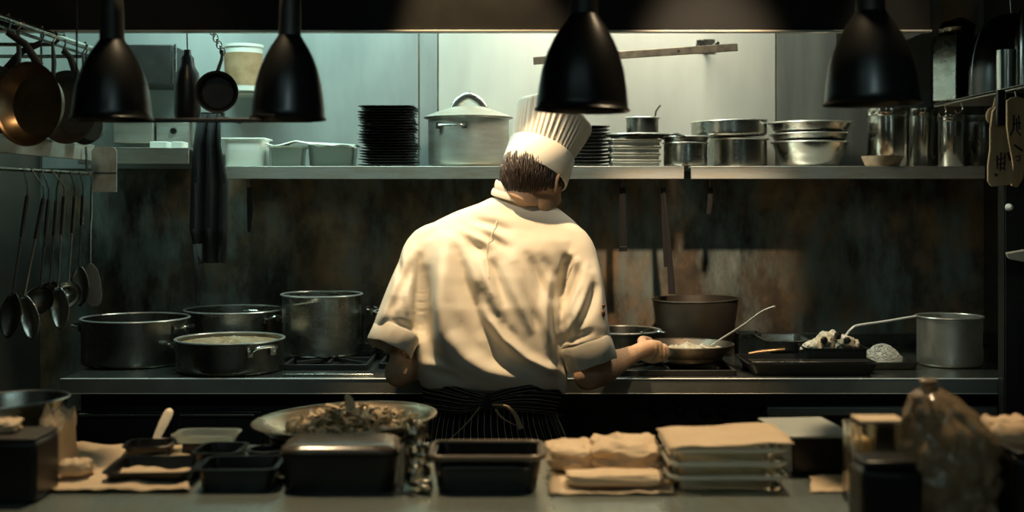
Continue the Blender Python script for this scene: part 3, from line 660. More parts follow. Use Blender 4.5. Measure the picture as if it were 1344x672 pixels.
# utensil rail with hanging ladles and spoons under the side shelf
xu = (120-672)*3.9/F; zu = CZ+(HZ-228)*3.9/F
t = thing('utensil_rail', 'thin steel rail under the left side shelf holding ladles', 'rail', (xu, 3.9, zu))
G().tube([(xu, 2.6, zu), (xu, 3.9, zu)], .0055, 8).obj('rail_bar', steel, t)
for Y in (3.15, 3.86): G().tube([(xu, Y, zu), (xu-.004, Y, zl-.01)], .004, 8).obj('hanger', steel_d, t)
def hung_utensil(kind, label, ptop, pbot, Y, head, gripw=.006, bend=0, tone=steel_b, facing=0):
    a = W(ptop[0], ptop[1], Y); b = W(pbot[0], pbot[1], Y); T = thing(kind, label, kind.split('_')[-1], b)
    d = (a-b); n = a.lerp(b, .42); hook = Vector((xu, Y, zu))
    G().tube([a+Vector((0, 0, .0)), n], [gripw, gripw], 10, flat=.55, up=(0, 1, 0)).obj('grip', tone if head == 'turner' else steel_d, T)
    G().tube(smooth_path([n, a.lerp(b, .75)+Vector((bend*.3, 0, 0)), b+Vector((0, 0, .0))], 10), [.0034]*11, 8).obj('shaft', tone, T)
    # hook wire to the rail
    h2 = Vector((a.x, Y, min(zu, a.z+.04)))
    G().tube([a, h2+Vector((0, 0, -.01)), Vector((xu+.004, Y, zu+.004)), Vector((xu-.008, Y, zu+.006))], .0022, 6).obj('hook', steel_d, T)
    if head == 'ladle':
        r = .042; M = Matrix.Rotation(facing, 3, 'Z') @ Matrix.Rotation(1.15, 3, 'X')
        prof = [(0, -r*.75)]+[(r*math.sin(q*PI/2/8), -r*.75*math.cos(q*PI/2/8)) for q in range(1, 9)]+[(r*1.03, .001), (r*.96, 0)]+[(r*.95*math.sin(q*PI/2/8), -r*.70*math.cos(q*PI/2/8)) for q in range(7, 0, -1)]+[(0, -r*.7)]
        G().lathe(prof, b+Vector((0, -.012, -r*.8)), 28, M).obj('ladle_bowl', tone, T)
    elif head == 'spoon':
        L = .062; w = .031; rings = []
        for i in range(13):
            u = i/12; ww = w*math.sin(PI*min(1, max(.04, u*.96+.03)))**.6; row = []
            for j in range(9):
                s = -1+2*j/8; row.append(b+Vector((s*ww+facing*L*u, .012*(1-s*s)*math.sin(PI*u)+.002, -2*L*u)))
            rings.append(row)
        g = G().loft(rings, cap=False, closed=False); o = g.obj('spoon_bowl', tone, T); o.modifiers.new('s', 'SOLIDIFY').thickness = .0018
    else:
        rings = []
        for z, w in ((0, .006), (-.02, .020), (-.05, .026), (-.10, .027), (-.125, .020), (-.135, .010)):
            rings.append([b+Vector((sx*w+.012*(-z/.13), sy*.0012, z)) for sx, sy in ((-1, -1), (1, -1), (1, 1), (-1, 1))])
        G().loft(rings).obj('turner_blade', alu, T)
    return T
hung_utensil('hanging_spoon', 'steel spoon hanging furthest left with bowl hidden in the dark', (36, 257), (17, 385), 3.35, 'spoon', facing=-.25, tone=steel_d)
hung_utensil('hanging_spoon', 'large oval steel spoon hanging lowest under the left side shelf', (57, 260), (32, 388), 3.40, 'spoon', facing=.35)
hung_utensil('hanging_ladle', 'dark ladle hanging between the lowest spoon and the shiny ladle', (64, 262), (53, 378), 3.48, 'ladle', tone=steel_d)
hung_utensil('hanging_ladle', 'shiny ladle with bright round bowl in the middle of the rail', (84, 258), (76, 377), 3.55, 'spoon', facing=.1)
hung_utensil('hanging_ladle', 'steel ladle hanging behind the shiny one', (74, 264), (66, 372), 3.62, 'ladle', tone=steel_d)
hung_utensil('hanging_ladle', 'small ladle hanging just left of the turner', (98, 258), (90, 372), 3.70, 'ladle')
hung_utensil('hanging_spoon', 'narrow steel spoon hanging next to the turner', (109, 256), (104, 350), 3.78, 'spoon', tone=steel_d, facing=.05)
hung_utensil('hanging_turner', 'pale flat turner hanging rightmost on the utensil rail', (120, 247), (119, 346), 3.86, 'turner', gripw=.004)

# ---------------------------------------------------------------- left centre: hanging silhouettes, tub, switch box, black cloth
Yr = 3.72; a, b = W(222, 30, Yr), W(405, 30, Yr)
t = thing('hook_rail', 'thin rail hidden behind the hood edge above the hanging jug', 'rail', a)
G().tube([a, b], .006, 8).obj('rail_bar', steel_d, t)
for q in (0.02, .98): G().tube([a.lerp(b, q), a.lerp(b, q)+Vector((0, 0, .30))], .005, 8).obj('hanger', steel_d, t)
p = W(246, 118, Yr); T = thing('hanging_bottle', 'black bottle shaped tool hanging between the two left lamps', 'utensil', W(246, 158, Yr))
G().lathe([(0, 0), (.036, 0), (.040, .02), (.040, .10), (.034, .145), (.022, .165), (.020, .19), (.012, .20), (.010, .215), (0, .217)], W(246, 158, Yr), 28).obj('body', blackp, T)
G().tube([W(246, 66, Yr), W(245, 30, Yr)], .002, 6).obj('string', iron, T)
T = thing('hanging_pan', 'black round pan hanging on a chain beside the bottle shaped tool', 'pan', W(286, 158, Yr-.03))
c = W(286, 122, Yr-.03); M = Matrix.Rotation(.15, 3, 'Z') @ Matrix.Rotation(PI/2, 3, 'X'); r = m_(26, Yr)
G().lathe([(0, 0), (r*.8, 0), (r*1.0, .03), (r*1.05, .04), (r*.95, .038), (r*.76, .004), (0, .004)], c, 40, M).obj('pan_body', iron, T)
G().tube([W(285, 96, Yr), W(291, 78, Yr), W(292, 66, Yr)], [.012, .010, .008], 8, flat=.5).obj('handle', iron, T)
g = G()
for i in range(9):
    p0 = Vector(W(292, 68, Yr)).lerp(W(273, 30, Yr), i/8.5); Mx = Matrix.Rotation(PI/2*(i % 2), 3, 'Z'); pts = [p0+Mx @ Vector((.008*math.cos(q*PI/4), 0, .012*math.sin(q*PI/4))) for q in range(9)]
    g.tube(pts, .002, 6, cap=False)
g.obj('chain', steel_b, T)
# narrow high shelf with the brown tub
Yt = 4.42
a, b = W(288, 120, Yt), W(362, 120, Yt)
t = thing('high_shelf', 'tiny high shelf on the back wall carrying the brown tub', 'shelf', ((a.x+b.x)/2, 4.5, a.z))
G().box(((a.x+b.x)/2, 4.50, a.z-.005), (b.x-a.x, .18, .010)).obj('shelf_board', steel_sh, t, bevel=.002)
brown = mat('brown_sauce', (.26, .16, .08), 0, .4, col2=(.36, .24, .13), nscale=20)
x = at(318, Yt); r = m_(25, Yt)
T = thing('sauce_tub', 'round tub of brown sauce high up behind the second lamp', 'tub', (x, Yt+.02, a.z))
G().lathe([(0, .001), (r*.92, .001), (r, hz(52, Yt)-a.z-.03), (r+.004, hz(52, Yt)-a.z-.028), (r+.004, hz(52, Yt)-a.z-.018), (0, hz(52, Yt)-a.z-.016)], (x, Yt+.02, a.z), 32).obj('tub_body', mat('pale_tub', (.58, .60, .52), 0, .4), T)
G().lathe([(r*.94, .02), (r*1.0+.0015, hz(70, Yt)-a.z), (r*.9, hz(70, Yt)-a.z)], (x, Yt+.02, a.z), 32).obj('sauce_band', brown, T)
tagit(centre_origin(G().lathe([(0, 0), (.02, 0), (.022, .06), (.018, .075), (0, .078)], (at(349, Yt), Yt-.0, a.z+.001), 20).obj('spice_jar', whitep), (at(349, Yt), Yt, a.z+.001)), 'small pale jar beside the brown sauce tub', 'jar')
# dark box near the top left
a, b = W(206, 44, 4.3), W(236, 110, 4.3)
t = thing('wall_cabinet', 'dark narrow wall box under the hood between the left lamps', 'box', ((at(196, 4.4)), 4.45, hz(112, 4.4)))
G().box((at(190, 4.42), 4.48, (hz(112, 4.4)+2.0)/2), (m_(82, 4.42), .23, 2.0-hz(112, 4.4))).obj('box_body', iron, t, bevel=.004)
G().box((at(233.5, 4.4), 4.365, (hz(112, 4.4)+2.0)/2), (.008, .012, 2.0-hz(112, 4.4))).obj('edge_strip', steel, t)
# switch box with a round hole
xc, Y = at(228, 4.5), 4.5
t = thing('switch_box', 'grey wall box with one round black knob behind the left lamps', 'box', (xc, 4.56, hz(189, Y)))
G().box((xc, 4.55, (hz(189, Y)+hz(160, Y))/2), (m_(46, Y), .10, hz(160, Y)-hz(189, Y))).obj('box_body', steel_sh, t, bevel=.003)
G().lathe([(0, 0), (.012, 0), (.011, .012), (0, .013)], (at(228, Y), 4.502, hz(172, Y)), 20, Matrix.Rotation(PI/2, 3, 'X')).obj('knob', blackp, t)
for px in (250, 259): G().tube([W(px, 193, 4.47), W(px, 158, 4.47)], .007, 10).obj('pipe', steel_b, t)
a, b = W(150, 188, 4.5), W(202, 160, 4.5)
tagit(centre_origin(G().box(((a.x+b.x)/2, 4.54, (a.z+b.z)/2), (b.x-a.x, .10, b.z-a.z)).obj('steel_box', steel_sh, bevel=.003), ((a.x+b.x)/2, 4.54, a.z)), 'low plain grey steel box left of the box with the round knob', 'box')
for i, (px, w) in enumerate(((212, 22), (236, 14))):
    x = at(px, 4.2); z = CZ+66*4.1/F
    tagit(centre_origin(G().box((x, 4.2, z+.012), (m_(w, 4.2), .08, .024)).obj('small_tin', whitep, bevel=.002), (x, 4.2, z)), ('wide', 'narrow')[i]+' little white tin at the bright corner shelf edge', 'tin')
# hanging black cloths beside the shelf
def cloth(name, label, poly, Y, mt, folds=5, amp=.012, th=.006):
    rings = []
    for (py, xl_, xr_) in poly:
        row = []
        for j in range(25):
            u = j/24; px = xl_+(xr_-xl_)*u; row.append(W(px, py, Y)+Vector((0, amp*math.sin(u*PI*2*folds/2+py*.01)-amp, 0)))
        rings.append(row)
    g = G().loft(rings, cap=False, closed=False); o = g.obj(name, mt); o.modifiers.new('s', 'SOLIDIFY').thickness = th
    return tagit(o, label, 'cloth')
o = cloth('hanging_apron', 'black apron hanging in the dark gap left of the long shelf', [(150, 262, 292), (190, 256, 292), (240, 253, 300), (300, 252, 299), (345, 262, 296)], 4.12, black_cloth)
o = cloth('hanging_strap', 'thin black tie hanging down below the black apron', [(320, 254, 266), (360, 257, 265), (400, 258, 262)], 4.10, black_cloth, 1, .003, .003)
t = G().box((at(277, 4.15), 4.15, hz(150, 4.15)), (.09, .02, .012)).tube([(at(277, 4.15), 4.15, hz(150, 4.15)), (at(277, 4.15), 4.6, hz(150, 4.15))], .006).obj('apron_hook', iron)
tagit(centre_origin(t, (at(277, 4.15), 4.15, hz(150, 4.15))), 'dark wall hook carrying the black apron', 'hook')

# ================================================================ RIGHT SIDE
zR = zr+.0005
def rx(px, Y): return (px-672)*Y/F
# tall tin with crumpled foil top
Y = 4.14; x = at(1242, Y)-.01; T = thing('tall_tin', 'tall square steel tin topped with crumpled foil on the right side shelf', 'tin', (x+.03, Y, zR))
G().box((x+.04, Y, (zR+hz(48, Y))/2), (.105, .10, hz(48, Y)-zR), rz=.5).obj('tin_body', steel, T, bevel=.003)
k = chunk((x+.045, Y, hz(38, Y)), (.06, .055, .035), 5)
k.obj('foil_top', mat('crumpled_foil', (.30, .28, .22), 1, .3, bump=1, bscale=40), T)
# dome cover
Y = 3.92; cx = 1.625; T = thing('dome_cover', 'large black domed cover with a bright rim on the right side shelf', 'cover', (cx, Y, zR))
rr = .148; hh = hz(18, Y)-zR
pr = [(rr, 0), (rr*.99, hh*.3), (rr*.93, hh*.55), (rr*.8, hh*.78), (rr*.6, hh*.92), (rr*.3, hh*.99), (0, hh)]
G().lathe([(0, .001)]+pr, (cx, Y, zR), 40).obj('dome', blackm, T)
pts = [(cx-r_*.999, Y, zR+z_) for r_, z_ in pr[:-1]]+[(cx, Y, zR+hh)]
G().tube(smooth_path(pts, 24), .0035, 6).obj('bright_rim', steel_b, T)
G().tube([(cx-.02, Y, zR+hh-.004), (cx-.024, Y, zR+hh+.05), (cx-.028, Y, ZC)], .0018, 6).obj('cord', steel, T)
# small steel cup and cone before the dome
Y = 3.74; x = at(1284, Y)
x = max(x, xr+.03); Y = 3.70
T = thing('steel_cup', 'small shiny steel cup in front of the black dome', 'cup', (x, Y, zR))
r = .030; hc = hz(66, Y)-zR
G().lathe([(0, 0), (r*.95, 0), (r, hc), (r-.002, hc), (r*.9, .003), (0, .003)], (x, Y, zR), 32).obj('cup_body', steel_b, T)
T = thing('steel_funnel', 'slim pointed steel funnel standing behind the small cup', 'funnel', (x+.055, Y+.02, zR))
G().lathe([(0, 0), (.022, 0), (.022, hc+.02), (.017, hc+.08), (.004, hc+.125), (0, hc+.127)], (x+.055, Y+.02, zR), 24).obj('funnel_body', steel_b, T)
# wooden paddles hanging from the side shelf
def paddle(label, Y, poly, hook, marks, th=.012, rz=0):
    """flat wooden board cut to an outline; marks are pen strokes on its face"""
    c = W(*poly[0], Y); T = thing('wooden_paddle', label, 'paddle', W(poly[0][0], max(p[1] for p in poly), Y))
    f = [W(px, py, Y) for px, py in poly]; b = [p+Vector((0, th, 0)) for p in f]
    G().loft([f, b]).obj('board', wood, T, bevel=.002, smooth=False)
    g = G()
    for s in marks:
        pts = [W(px, py, Y-.002) for px, py in s[1:]]; g.tube(pts, m_(s[0], Y), 6, flat=.3, up=(0, 1, 0))
    g.obj('ink_writing', ink, T, smooth=False)
    p = W(hook[0], hook[1], Y)
    G().tube([p, Vector((p.x+.004, Y, zr-.03)), Vector((max(p.x, xr+.003), Y, zr-.0115))], .0025, 6).obj('hook', steel, T)
    return T
T = paddle('pale wooden paddle hanging in front, with a black stroke sign near its foot', 3.56,
    [(1303, 146), (1309, 138), (1318, 140), (1320, 160), (1322, 178), (1327, 205), (1330, 226), (1331, 240), (1324, 243), (1302, 245), (1297, 238), (1297, 218), (1300, 195), (1300, 170)], (1309, 140),
    [(1.1, (1309, 204), (1309, 222)), (1.1, (1314, 200), (1313, 224)), (1.0, (1319, 201), (1318, 222)), (.8, (1307, 210), (1320, 207)), (.8, (1308, 216), (1320, 214)), (.8, (1312, 219), (1320, 223)), (1.6, (1323, 200), (1326, 211)), (.9, (1306, 227), (1308, 232)), (.8, (1305, 230), (1310, 229))])
g = G().box(W(1311, 142, 3.552)+Vector((0, -.012, 0)), (.024, .02, m_(46, 3.6))); g.obj('black_grip', blackp, T, bevel=.004)
paddle('tan wooden paddle hanging behind, at the right frame edge with a tall sign', 3.61,
    [(1322, 132), (1328, 128), (1336, 126), (1345, 130), (1347, 150), (1347, 200), (1343, 235), (1336, 246), (1328, 244), (1330, 215), (1325, 190), (1322, 165)], (1332, 130),
    [(1.2, (1331, 151), (1330, 170), (1326, 178)), (1.0, (1337, 151), (1338, 170)), (1.0, (1329, 163), (1340, 161)), (1.0, (1334, 155), (1335, 172), (1340, 178)), (1.4, (1331, 190), (1342, 198)), (1.0, (1333, 206), (1339, 204), (1338, 212), (1334, 210))])
T = thing('wooden_scoop', 'small rounded wooden spoon end behind the front paddle', 'spoon', W(1300, 160, 3.75))
G().ball(W(1302, 152, 3.75), (.020, .008, .026)).tube([W(1303, 150, 3.75), W(1308, 128, 3.75)], .006, 8).obj('scoop', wood, T)
G().tube([W(1308, 132, 3.75), Vector((at(1308, 3.75), 3.75, zr-.012))], .002, 6).obj('hook', steel, T)
for i, (px, Yq) in enumerate(((1240, 4.15), (1262, 4.02))):
    x = at(px, Yq); x = max(x, xr+.004)
    T = thing('s_hook', 'small curled steel hook under the side shelf, '+('left', 'right')[i]+' one of the pair', 'hook', (x, Yq, zr-.06))
    G().tube(smooth_path([(x, Yq, zr-.0125), (x+.004, Yq, zr-.035), (x-.012, Yq, zr-.05), (x-.022, Yq, zr-.038)], 14), .003, 8).obj('wire', steel_b, T)
# bits on the right post
Yp = 3.654
T = thing('wall_peg', 'small cream cone shaped peg on the dark right post', 'peg', W(1323, 276, Yp))
G().lathe([(0, 0), (.012, 0), (.009, .012), (.004, .022), (0, .023)], W(1324, 272, 3.657), 16, Matrix.Rotation(PI/2, 3, 'X')).obj('peg', whitep, T)
T = thing('wall_button', 'small oval cream button on the dark right wall', 'button', (XR-.002, 4.42, hz(307, 4.42)))
Yb2 = XR*F/(1297.0-672)
bx = at(1297, 4.48)
G().ball((bx, 4.585, hz(307, 4.585)), (.009, .008, .014)).obj('button', whitep, T)
T.location = (0, 0, 0); BASE[T.name] = Vector((0, 0, 0))
T = thing('corner_tray', 'cream tray end jutting out at the right edge beside the post', 'tray', W(1335, 343, 3.5))
f = [W(1321, 333, 3.5), W(1350, 328, 3.5), W(1350, 345, 3.5), W(1324, 340, 3.5)]
G().loft([f, [p+Vector((.03, .085, 0)) for p in f]]).obj('tray_end', mat('cream_plastic', (.62, .52, .38), 0, .5), T, bevel=.002, smooth=False)

# ================================================================ FOREGROUND, ON THE PASS COUNTER
ZP = .9002
def yp(py): return 880/(py-HZ)        # where a counter-top point of that row lies
# steel bowl at the left edge
vessel('steel_bowl', 'deep steel bowl at the left edge behind the black box', 'bowl', at(18, 2.52), 2.52, ZP, m_(71, 2.52), hz(524, 2.52)-ZP, steel, rb=m_(44, 2.52), roundb=.04, lip=.003, tilt=-.03, n=56)
# parchment paper pieces
def sheet(name, label, px0, px1, py0, py1, sk=0, z=0, amp=.006, mt=paper, cat='paper', seed=0, skl=0):
    g = G(); rings = []; Y0, Y1 = yp(py1), yp(py0); n = 22
    for i in range(n+1):
        v = i/n; Y = Y0+(Y1-Y0)*v; row = []
        for j in range(n+1):
            u = j/n; a = at(px0, Y)+skl*v; b = at(px1, Y)+sk*v
            x = a+(b-a)*u+.008*noise.noise(Vector((v*4, u*4, seed)))
            row.append(Vector((x, Y+.008*noise.noise(Vector((u*5, v*3, seed+7))), ZP+z+.001+amp*(1+1.0*noise.noise(Vector((x*14, Y*14, seed)))+.6*noise.noise(Vector((x*37, Y*37, seed)))))))
        rings.append(row)
    o = g.loft(rings, cap=False, closed=False).obj(name, mt, ang=80); o.modifiers.new('s', 'SOLIDIFY').thickness = .0008
    return tagit(o, label, cat)
sheet('parchment_sheet', 'crumpled tan parchment sheet under the knife on the left', 68, 250, 588, 648, seed=1, amp=.008, skl=.03)
# knife
T = thing('palette_knife', 'pale steel knife leaning up from the parchment on the left', 'knife', W(193, 594, 2.62))
a, b = W(200, 586, 2.64), W(224, 536, 2.70)
d = (b-a).normalized(); s = d.cross(Vector((0, 1, 0))).normalized()
rings = []
for u, wd in ((0, .005), (.2, .008), (.6, .0105), (.88, .0105), (.97, .007), (1, .001)):
    p = a.lerp(b, u); rings.append([p-s*wd, p-Vector((0, .0015, 0)), p+s*wd, p+Vector((0, .0015, 0))])
G().loft(rings).obj('blade', alu, T)
G().tube([a+d*.004, a-d*.010+Vector((0, 0, 0)), W(191, 600, 2.60)], [.006, .008, .007], 10, flat=.6).obj('handle', wood, T)
# low black trays piled left
grp = None
tr = [((150, 258), 640, .026, .15, .06, 'low black baking tray nearest the left parchment sheet'),
      ((262, 318), 620, .036, .11, -.04, 'small black baking tray behind the front right tray of the left pile'),
      ((168, 226), 606, .028, .09, .12, 'black baking tray at the back of the left pile by the knife'),
      ((268, 366), 646, .040, .12, .03, 'black baking tray touching the deep black container')]
for (a, b), py, h, d, rz, lab in tr:
    Y = yp(py)+d/2; hotel_pan('baking_tray', lab, 'tray', (at((a+b)/2, Y), Y, ZP), (m_(b-a, Y), d, h), blackm, rz=rz, lip=.006, taper=.9)
T = hotel_pan('clear_tray', 'clear shiny plastic tray lying on the left black trays', 'lid', (at(272, 2.62), 2.62, ZP+.030), (.13, .09, .014), clear, lip=.004, t=.001)
G().box((at(275, 2.62), 2.62, ZP+.0145), (.10, .07, .029)).obj('box_under', blackm, T, bevel=.003)
vessel('black_ring_pan', 'small black pan with rounded edge beside the salad bowl', 'pan', at(350, 2.45), 2.45, ZP, m_(24, 2.45), .045, blackm, lip=.004)
# big salad bowl
Y = 2.63; bx_, br = at(455, Y), m_(119, Y); bz = hz(548, Y); bh = .092
T = vessel('salad_bowl', 'large steel bowl of chopped salad in front of the chef', 'bowl', bx_, Y, bz-bh, br, bh, mat('warm_steel', (.56, .44, .30), 1, .3, col2=(.36, .30, .22), nscale=9, rvar=.08), rb=br*.60, roundb=.05, lip=.003, tilt=-.045, n=72, t=.002)
if bz-bh > ZP+.001:
    G().lathe([(0, ZP), (br*.5, ZP), (br*.5, bz-bh-.0005), (0, bz-bh-.0005)], (bx_, Y, 0), 32).obj('foot_ring', steel_d, T)
saladm = mat('salad_leaf', (.20, .16, .07), 0, .5, col2=(.05, .055, .025), nscale=26)
saladp = mat('salad_pale', (.72, .60, .42), 0, .5, col2=(.55, .40, .22), nscale=26)
g = lumpy_disc(Vector((bx_, Y, 0)), br*.84, bz-.040, .02, 22, dome=.012, seed=6, thick=.01)
g2 = G()
for i in range(330):
    a = R.uniform(0, 2*PI); q = br*.80*math.sqrt(R.random()); c = Vector((bx_+.02+q*math.cos(a)*.95, Y+q*math.sin(a), bz-.034))
    hp = max(0, 1-((c.x-bx_-.01)/.10)**2)*max(0, 1-((c.y-Y)/.13)**2); c.z += .012+hp*.045*R.random()+.006*R.random()
    L = R.uniform(.010, .024); wd = R.uniform(.004, .010)
    M = Matrix.Rotation(R.uniform(0, 2*PI), 3, 'Z') @ Matrix.Rotation(R.uniform(-.9, .9), 3, 'Y')
    rg = []
    for u, k in ((-1, .2), (-.5, .9), (0, 1), (.6, .8), (1, .15)):
        rg.append([c+M @ Vector((u*L, k*wd*sy, (.004*(1-u*u))+sz)) for sy, sz in ((-1, .002), (0, .0045), (1, .001), (0, -.001))])
    (g2 if i % 5 < 3 and hp > .02 else g).loft(rg)
tagit(g.obj('salad', saladm), 'dark green and tan chopped salad leaves filling the large bowl', 'salad', kind='stuff')
# a few upright leaves at the top of the heap
for i, (px, py, L) in enumerate(((452, 560, .055), (460, 562, .075), (478, 564, .05), (430, 566, .04), (500, 566, .035))):
    b0 = W(px, py, Y-.02); rg = []
    for u, k in ((0, .35), (.3, 1), (.6, .7), (.85, .9), (1, .1)):
        c = b0+Vector((.012*math.sin(u*3+i), .006*u, L*u)); rg.append([c+Vector((.010*k*sx, .002*sy, 0)) for sx, sy in ((-1, 0), (0, -1), (1, 0), (0, 1))])
    g2.loft(rg)
tagit(g2.obj('salad_stalks', saladp), 'pale chopped stalks and upright leaves heaped in the large bowl', 'salad', kind='stuff')
# tall black container with a dark lid
Y = 2.34; T = hotel_pan('black_container', 'deep black rounded container with hazy lid in front of the salad bowl', 'container', (at(450, Y), Y, ZP), (m_(150, Y), .145, hz(600, 2.27)-ZP), blackp, r=.035, lip=.004, taper=.93)
zc = hz(598, 2.27)+.0025
def dome_lid(c, w, d, h, rr, mt, par, name='lid'):
    rings = []
    for k, z in ((1.0, 0), (1.0, .006), (.96, h*.55), (.86, h*.9), (.7, h), ):
        row = []
        for cx, cy, a0 in ((1, 1, 0), (-1, 1, PI/2), (-1, -1, PI), (1, -1, 1.5*PI)):
            for q in range(7):
                a = a0+PI/2*q/6; row.append(Vector((c[0]+k*(cx*(w/2-rr)+rr*math.cos(a)), c[1]+k*(cy*(d/2-rr)+rr*math.sin(a)), c[2]+z)))
        rings.append(row)
    return G().loft(rings).obj(name, mt, par, ang=60)
dome_lid((at(450, Y), Y, zc), m_(152, Y), .15, .016, .038, mat('hazy_dark_lid', (.09, .075, .055), 0, .22, spec=.7), T)
G().tube(smooth_path([(at(527, 2.29), 2.275, ZP+.005), (at(529, 2.29), 2.272, ZP+.08), (at(526, 2.29), 2.275, zc+.004), (at(519, 2.3), 2.30, zc+.024)], 14), .005, 8).obj('corner_highlight', mat('highlight_grey', (.30, .27, .2), .3, .3), T)  # grey tube painting the highlight down the right corner
# crumpled foil bits between the black containers
foil = mat('shiny_foil', (.62, .56, .44), 1, .22, bump=.8, bscale=60)
for i, (px, py, r, lab) in enumerate(((545, 600, .022, 'crumpled foil piece at the top of the gap beside the black tin'), (553, 618, .024, 'crumpled foil piece in the middle of the gap beside the black tin'), (548, 634, .022, 'crumpled foil piece at the counter beside the black tin'), (558, 645, .018, 'small foil scrap closest to the counter edge by the black tin'))):
    Y = (2.42, 2.36, 2.30, 2.27)[i]; c = W(px, py, Y); c.z = ZP+(.085, .055, .028, .014)[i]
    k = chunk(c, (r, r*.9, (.024, .022, .024, .012)[i]), 60+i*3); vs = []
    for v in k.v: d = v-c; vs.append(c+d*(1+.35*noise.noise(d*90)))
    k.v = vs; tagit(k.obj('foil_piece', foil, ang=15), lab, 'foil')
# black rectangular baking tin
Y = 2.34; zt_ = hz(603, 2.265); T = hotel_pan('loaf_tin', 'black rectangular baking tin with thick rim in front of the chef', 'tin', (at(640, Y), Y, ZP), (m_(141, 2.33), .145, zt_-ZP), blackm, r=.022, lip=.006, taper=.88, t=.006)
x0, x1 = at(582, 2.27), at(690, 2.27); zq = hz(613, 2.265)
G().tube(smooth_path([(x0, 2.28, zq), (x0+.004, 2.262, zq), ((x0+x1)/2, 2.260, zq), (x1-.004, 2.262, zq), (x1, 2.28, zq)], 20), .0055, 10, flat=.8).obj('handle', blackm, T)
rimg = G(); pts = []
w_, d_ = m_(141, 2.33)+.008, .151
for cx, cy, a0 in ((1, 1, 0), (-1, 1, PI/2), (-1, -1, PI), (1, -1, 1.5*PI)):
    for q in range(7): a = a0+PI/2*q/6; pts.append(Vector((at(640, Y)+cx*(w_/2-.03)+.03*math.cos(a), Y+cy*(d_/2-.03)+.03*math.sin(a), zt_+.002)))
pts.append(pts[0]); pts.append(pts[1])
rimg.tube(pts, .0058, 10, cap=False).obj('rim', mat('rim_brown', (.14, .11, .08), .4, .35), T)
# parchment wrapped bundle
def crease(q, seed):
    """sharp creases of crumpled paper"""
    d, _ = noise.voronoi(q+Vector((seed, seed*.7, 0))); return d[1]-d[0]
def pillow(name, label, c, d, seed, mt=paper, amp=.18, cat='parcel', rz=0, sq=.45):
    M = Matrix.Rotation(rz, 3, 'Z'); k = G().ball((0, 0, 0), 1, n=96, m=56); vs = []
    for v in k.v:
        q = Vector([math.copysign(abs(t)**sq, t) for t in v]); f = 1+amp*noise.noise(q*1.6+Vector((seed, 0, 0)))-amp*.5*(.35-crease(q*1.7, seed))
        p = M @ Vector((q.x*d[0]/2*f, q.y*d[1]/2*f, 0)); p.z = (q.z*.5+.5)*d[2]*(1+amp*.8*noise.noise(q*2.1+Vector((0, seed, 0)))-amp*.9*(.35-crease(q*2.1, seed+9)))
        vs.append(Vector(c)+p)
    k.v = vs; mn = min(v.z for v in vs)
    for v in vs: v.z -= mn-c[2]
    return tagit(k.obj(name, mt, ang=40), label, cat)
sheet('parchment_sheet', 'flat tan parchment sheet spread under the wrapped parcels', 722, 885, 590, 651, seed=11, amp=.005)
pillow('wrapped_parcel', 'lumpy tan paper parcel right next to the black baking tin', (at(749, 2.46), 2.46, ZP+.011), (.105, .14, .046), 3)
pillow('wrapped_parcel', 'larger tan paper parcel between the small parcel and the glass dishes', (at(822, 2.44), 2.44, ZP+.011), (.145, .15, .058), 8)
pillow('wrapped_parcel', 'flat low tan paper parcel at the front beside the glass dishes', (at(808, 2.29), 2.30, ZP+.011), (.185, .07, .024), 14, amp=.12)
sheet('parchment_sheet', 'pale parchment strip at the back, behind the black baking tin', 716, 800, 583, 596, seed=21, amp=.006)
# stacked glass dishes
grp = 'glass oven dishes in the stack'
rimglass = mat('lit_glass_rim', (.92, .88, .74), 0, .2, trans=.15)  # whitish colour paints the light caught by the glass rims
def rimring(w, d, h, par):
    pts = []
    for cx, cy, a0 in ((1, 1, 0), (-1, 1, PI/2), (-1, -1, PI), (1, -1, 1.5*PI)):
        for q in range(7): a = a0+PI/2*q/6; pts.append(Vector((cx*(w/2-.02)+.024*math.cos(a), cy*(d/2-.02)+.024*math.sin(a), h+.0015)))
    G().tube(pts+pts[:2], .0042, 8, cap=False).obj('rim', rimglass, par, raw=True)
src = None; gw = m_(146, 2.33); ghh = .024
for i in range(3):
    if src is None:
        src = hotel_pan('glass_dish', 'rectangular clear glass oven dish in the stack under brown parchment', 'dish', (0, 0, 0), (gw, .17, ghh), glass, lip=.005, t=.005, taper=.93, r=.02, group=grp); o = src; rimring(gw, .17, ghh, src)
    else: o = copy_tree(src)
    o['label'] = order_label(i, 3, 'clear glass oven dish', 'the stack under brown parchment')
    o.location = (at(948, 2.37)+R.uniform(-.003, .003), 2.37+R.uniform(-.003, .003), ZP+i*.0255)
zg = ZP+3*.0255+.003
g = G(); rings = []
for i in range(17):
    row = []
    for j in range(13):
        u, v = i/16, j/12; x = at(948, 2.37)+(u-.5)*(gw+.022); Yy = 2.37+(v-.5)*.20
        e = max(0, abs(u-.5)-.45)*.35
        row.append(Vector((x, Yy, zg+.004+.008*u-.0*e+.005*noise.noise(Vector((x*20, Yy*20, 2)))+.003)))
    rings.append(row)
o = g.loft(rings, cap=False, closed=False).obj('parchment_sheet', paper, ang=80); o.modifiers.new('s', 'SOLIDIFY').thickness = .0012
tagit(o, 'tan parchment sheet lying on top of the glass dish stack', 'paper')
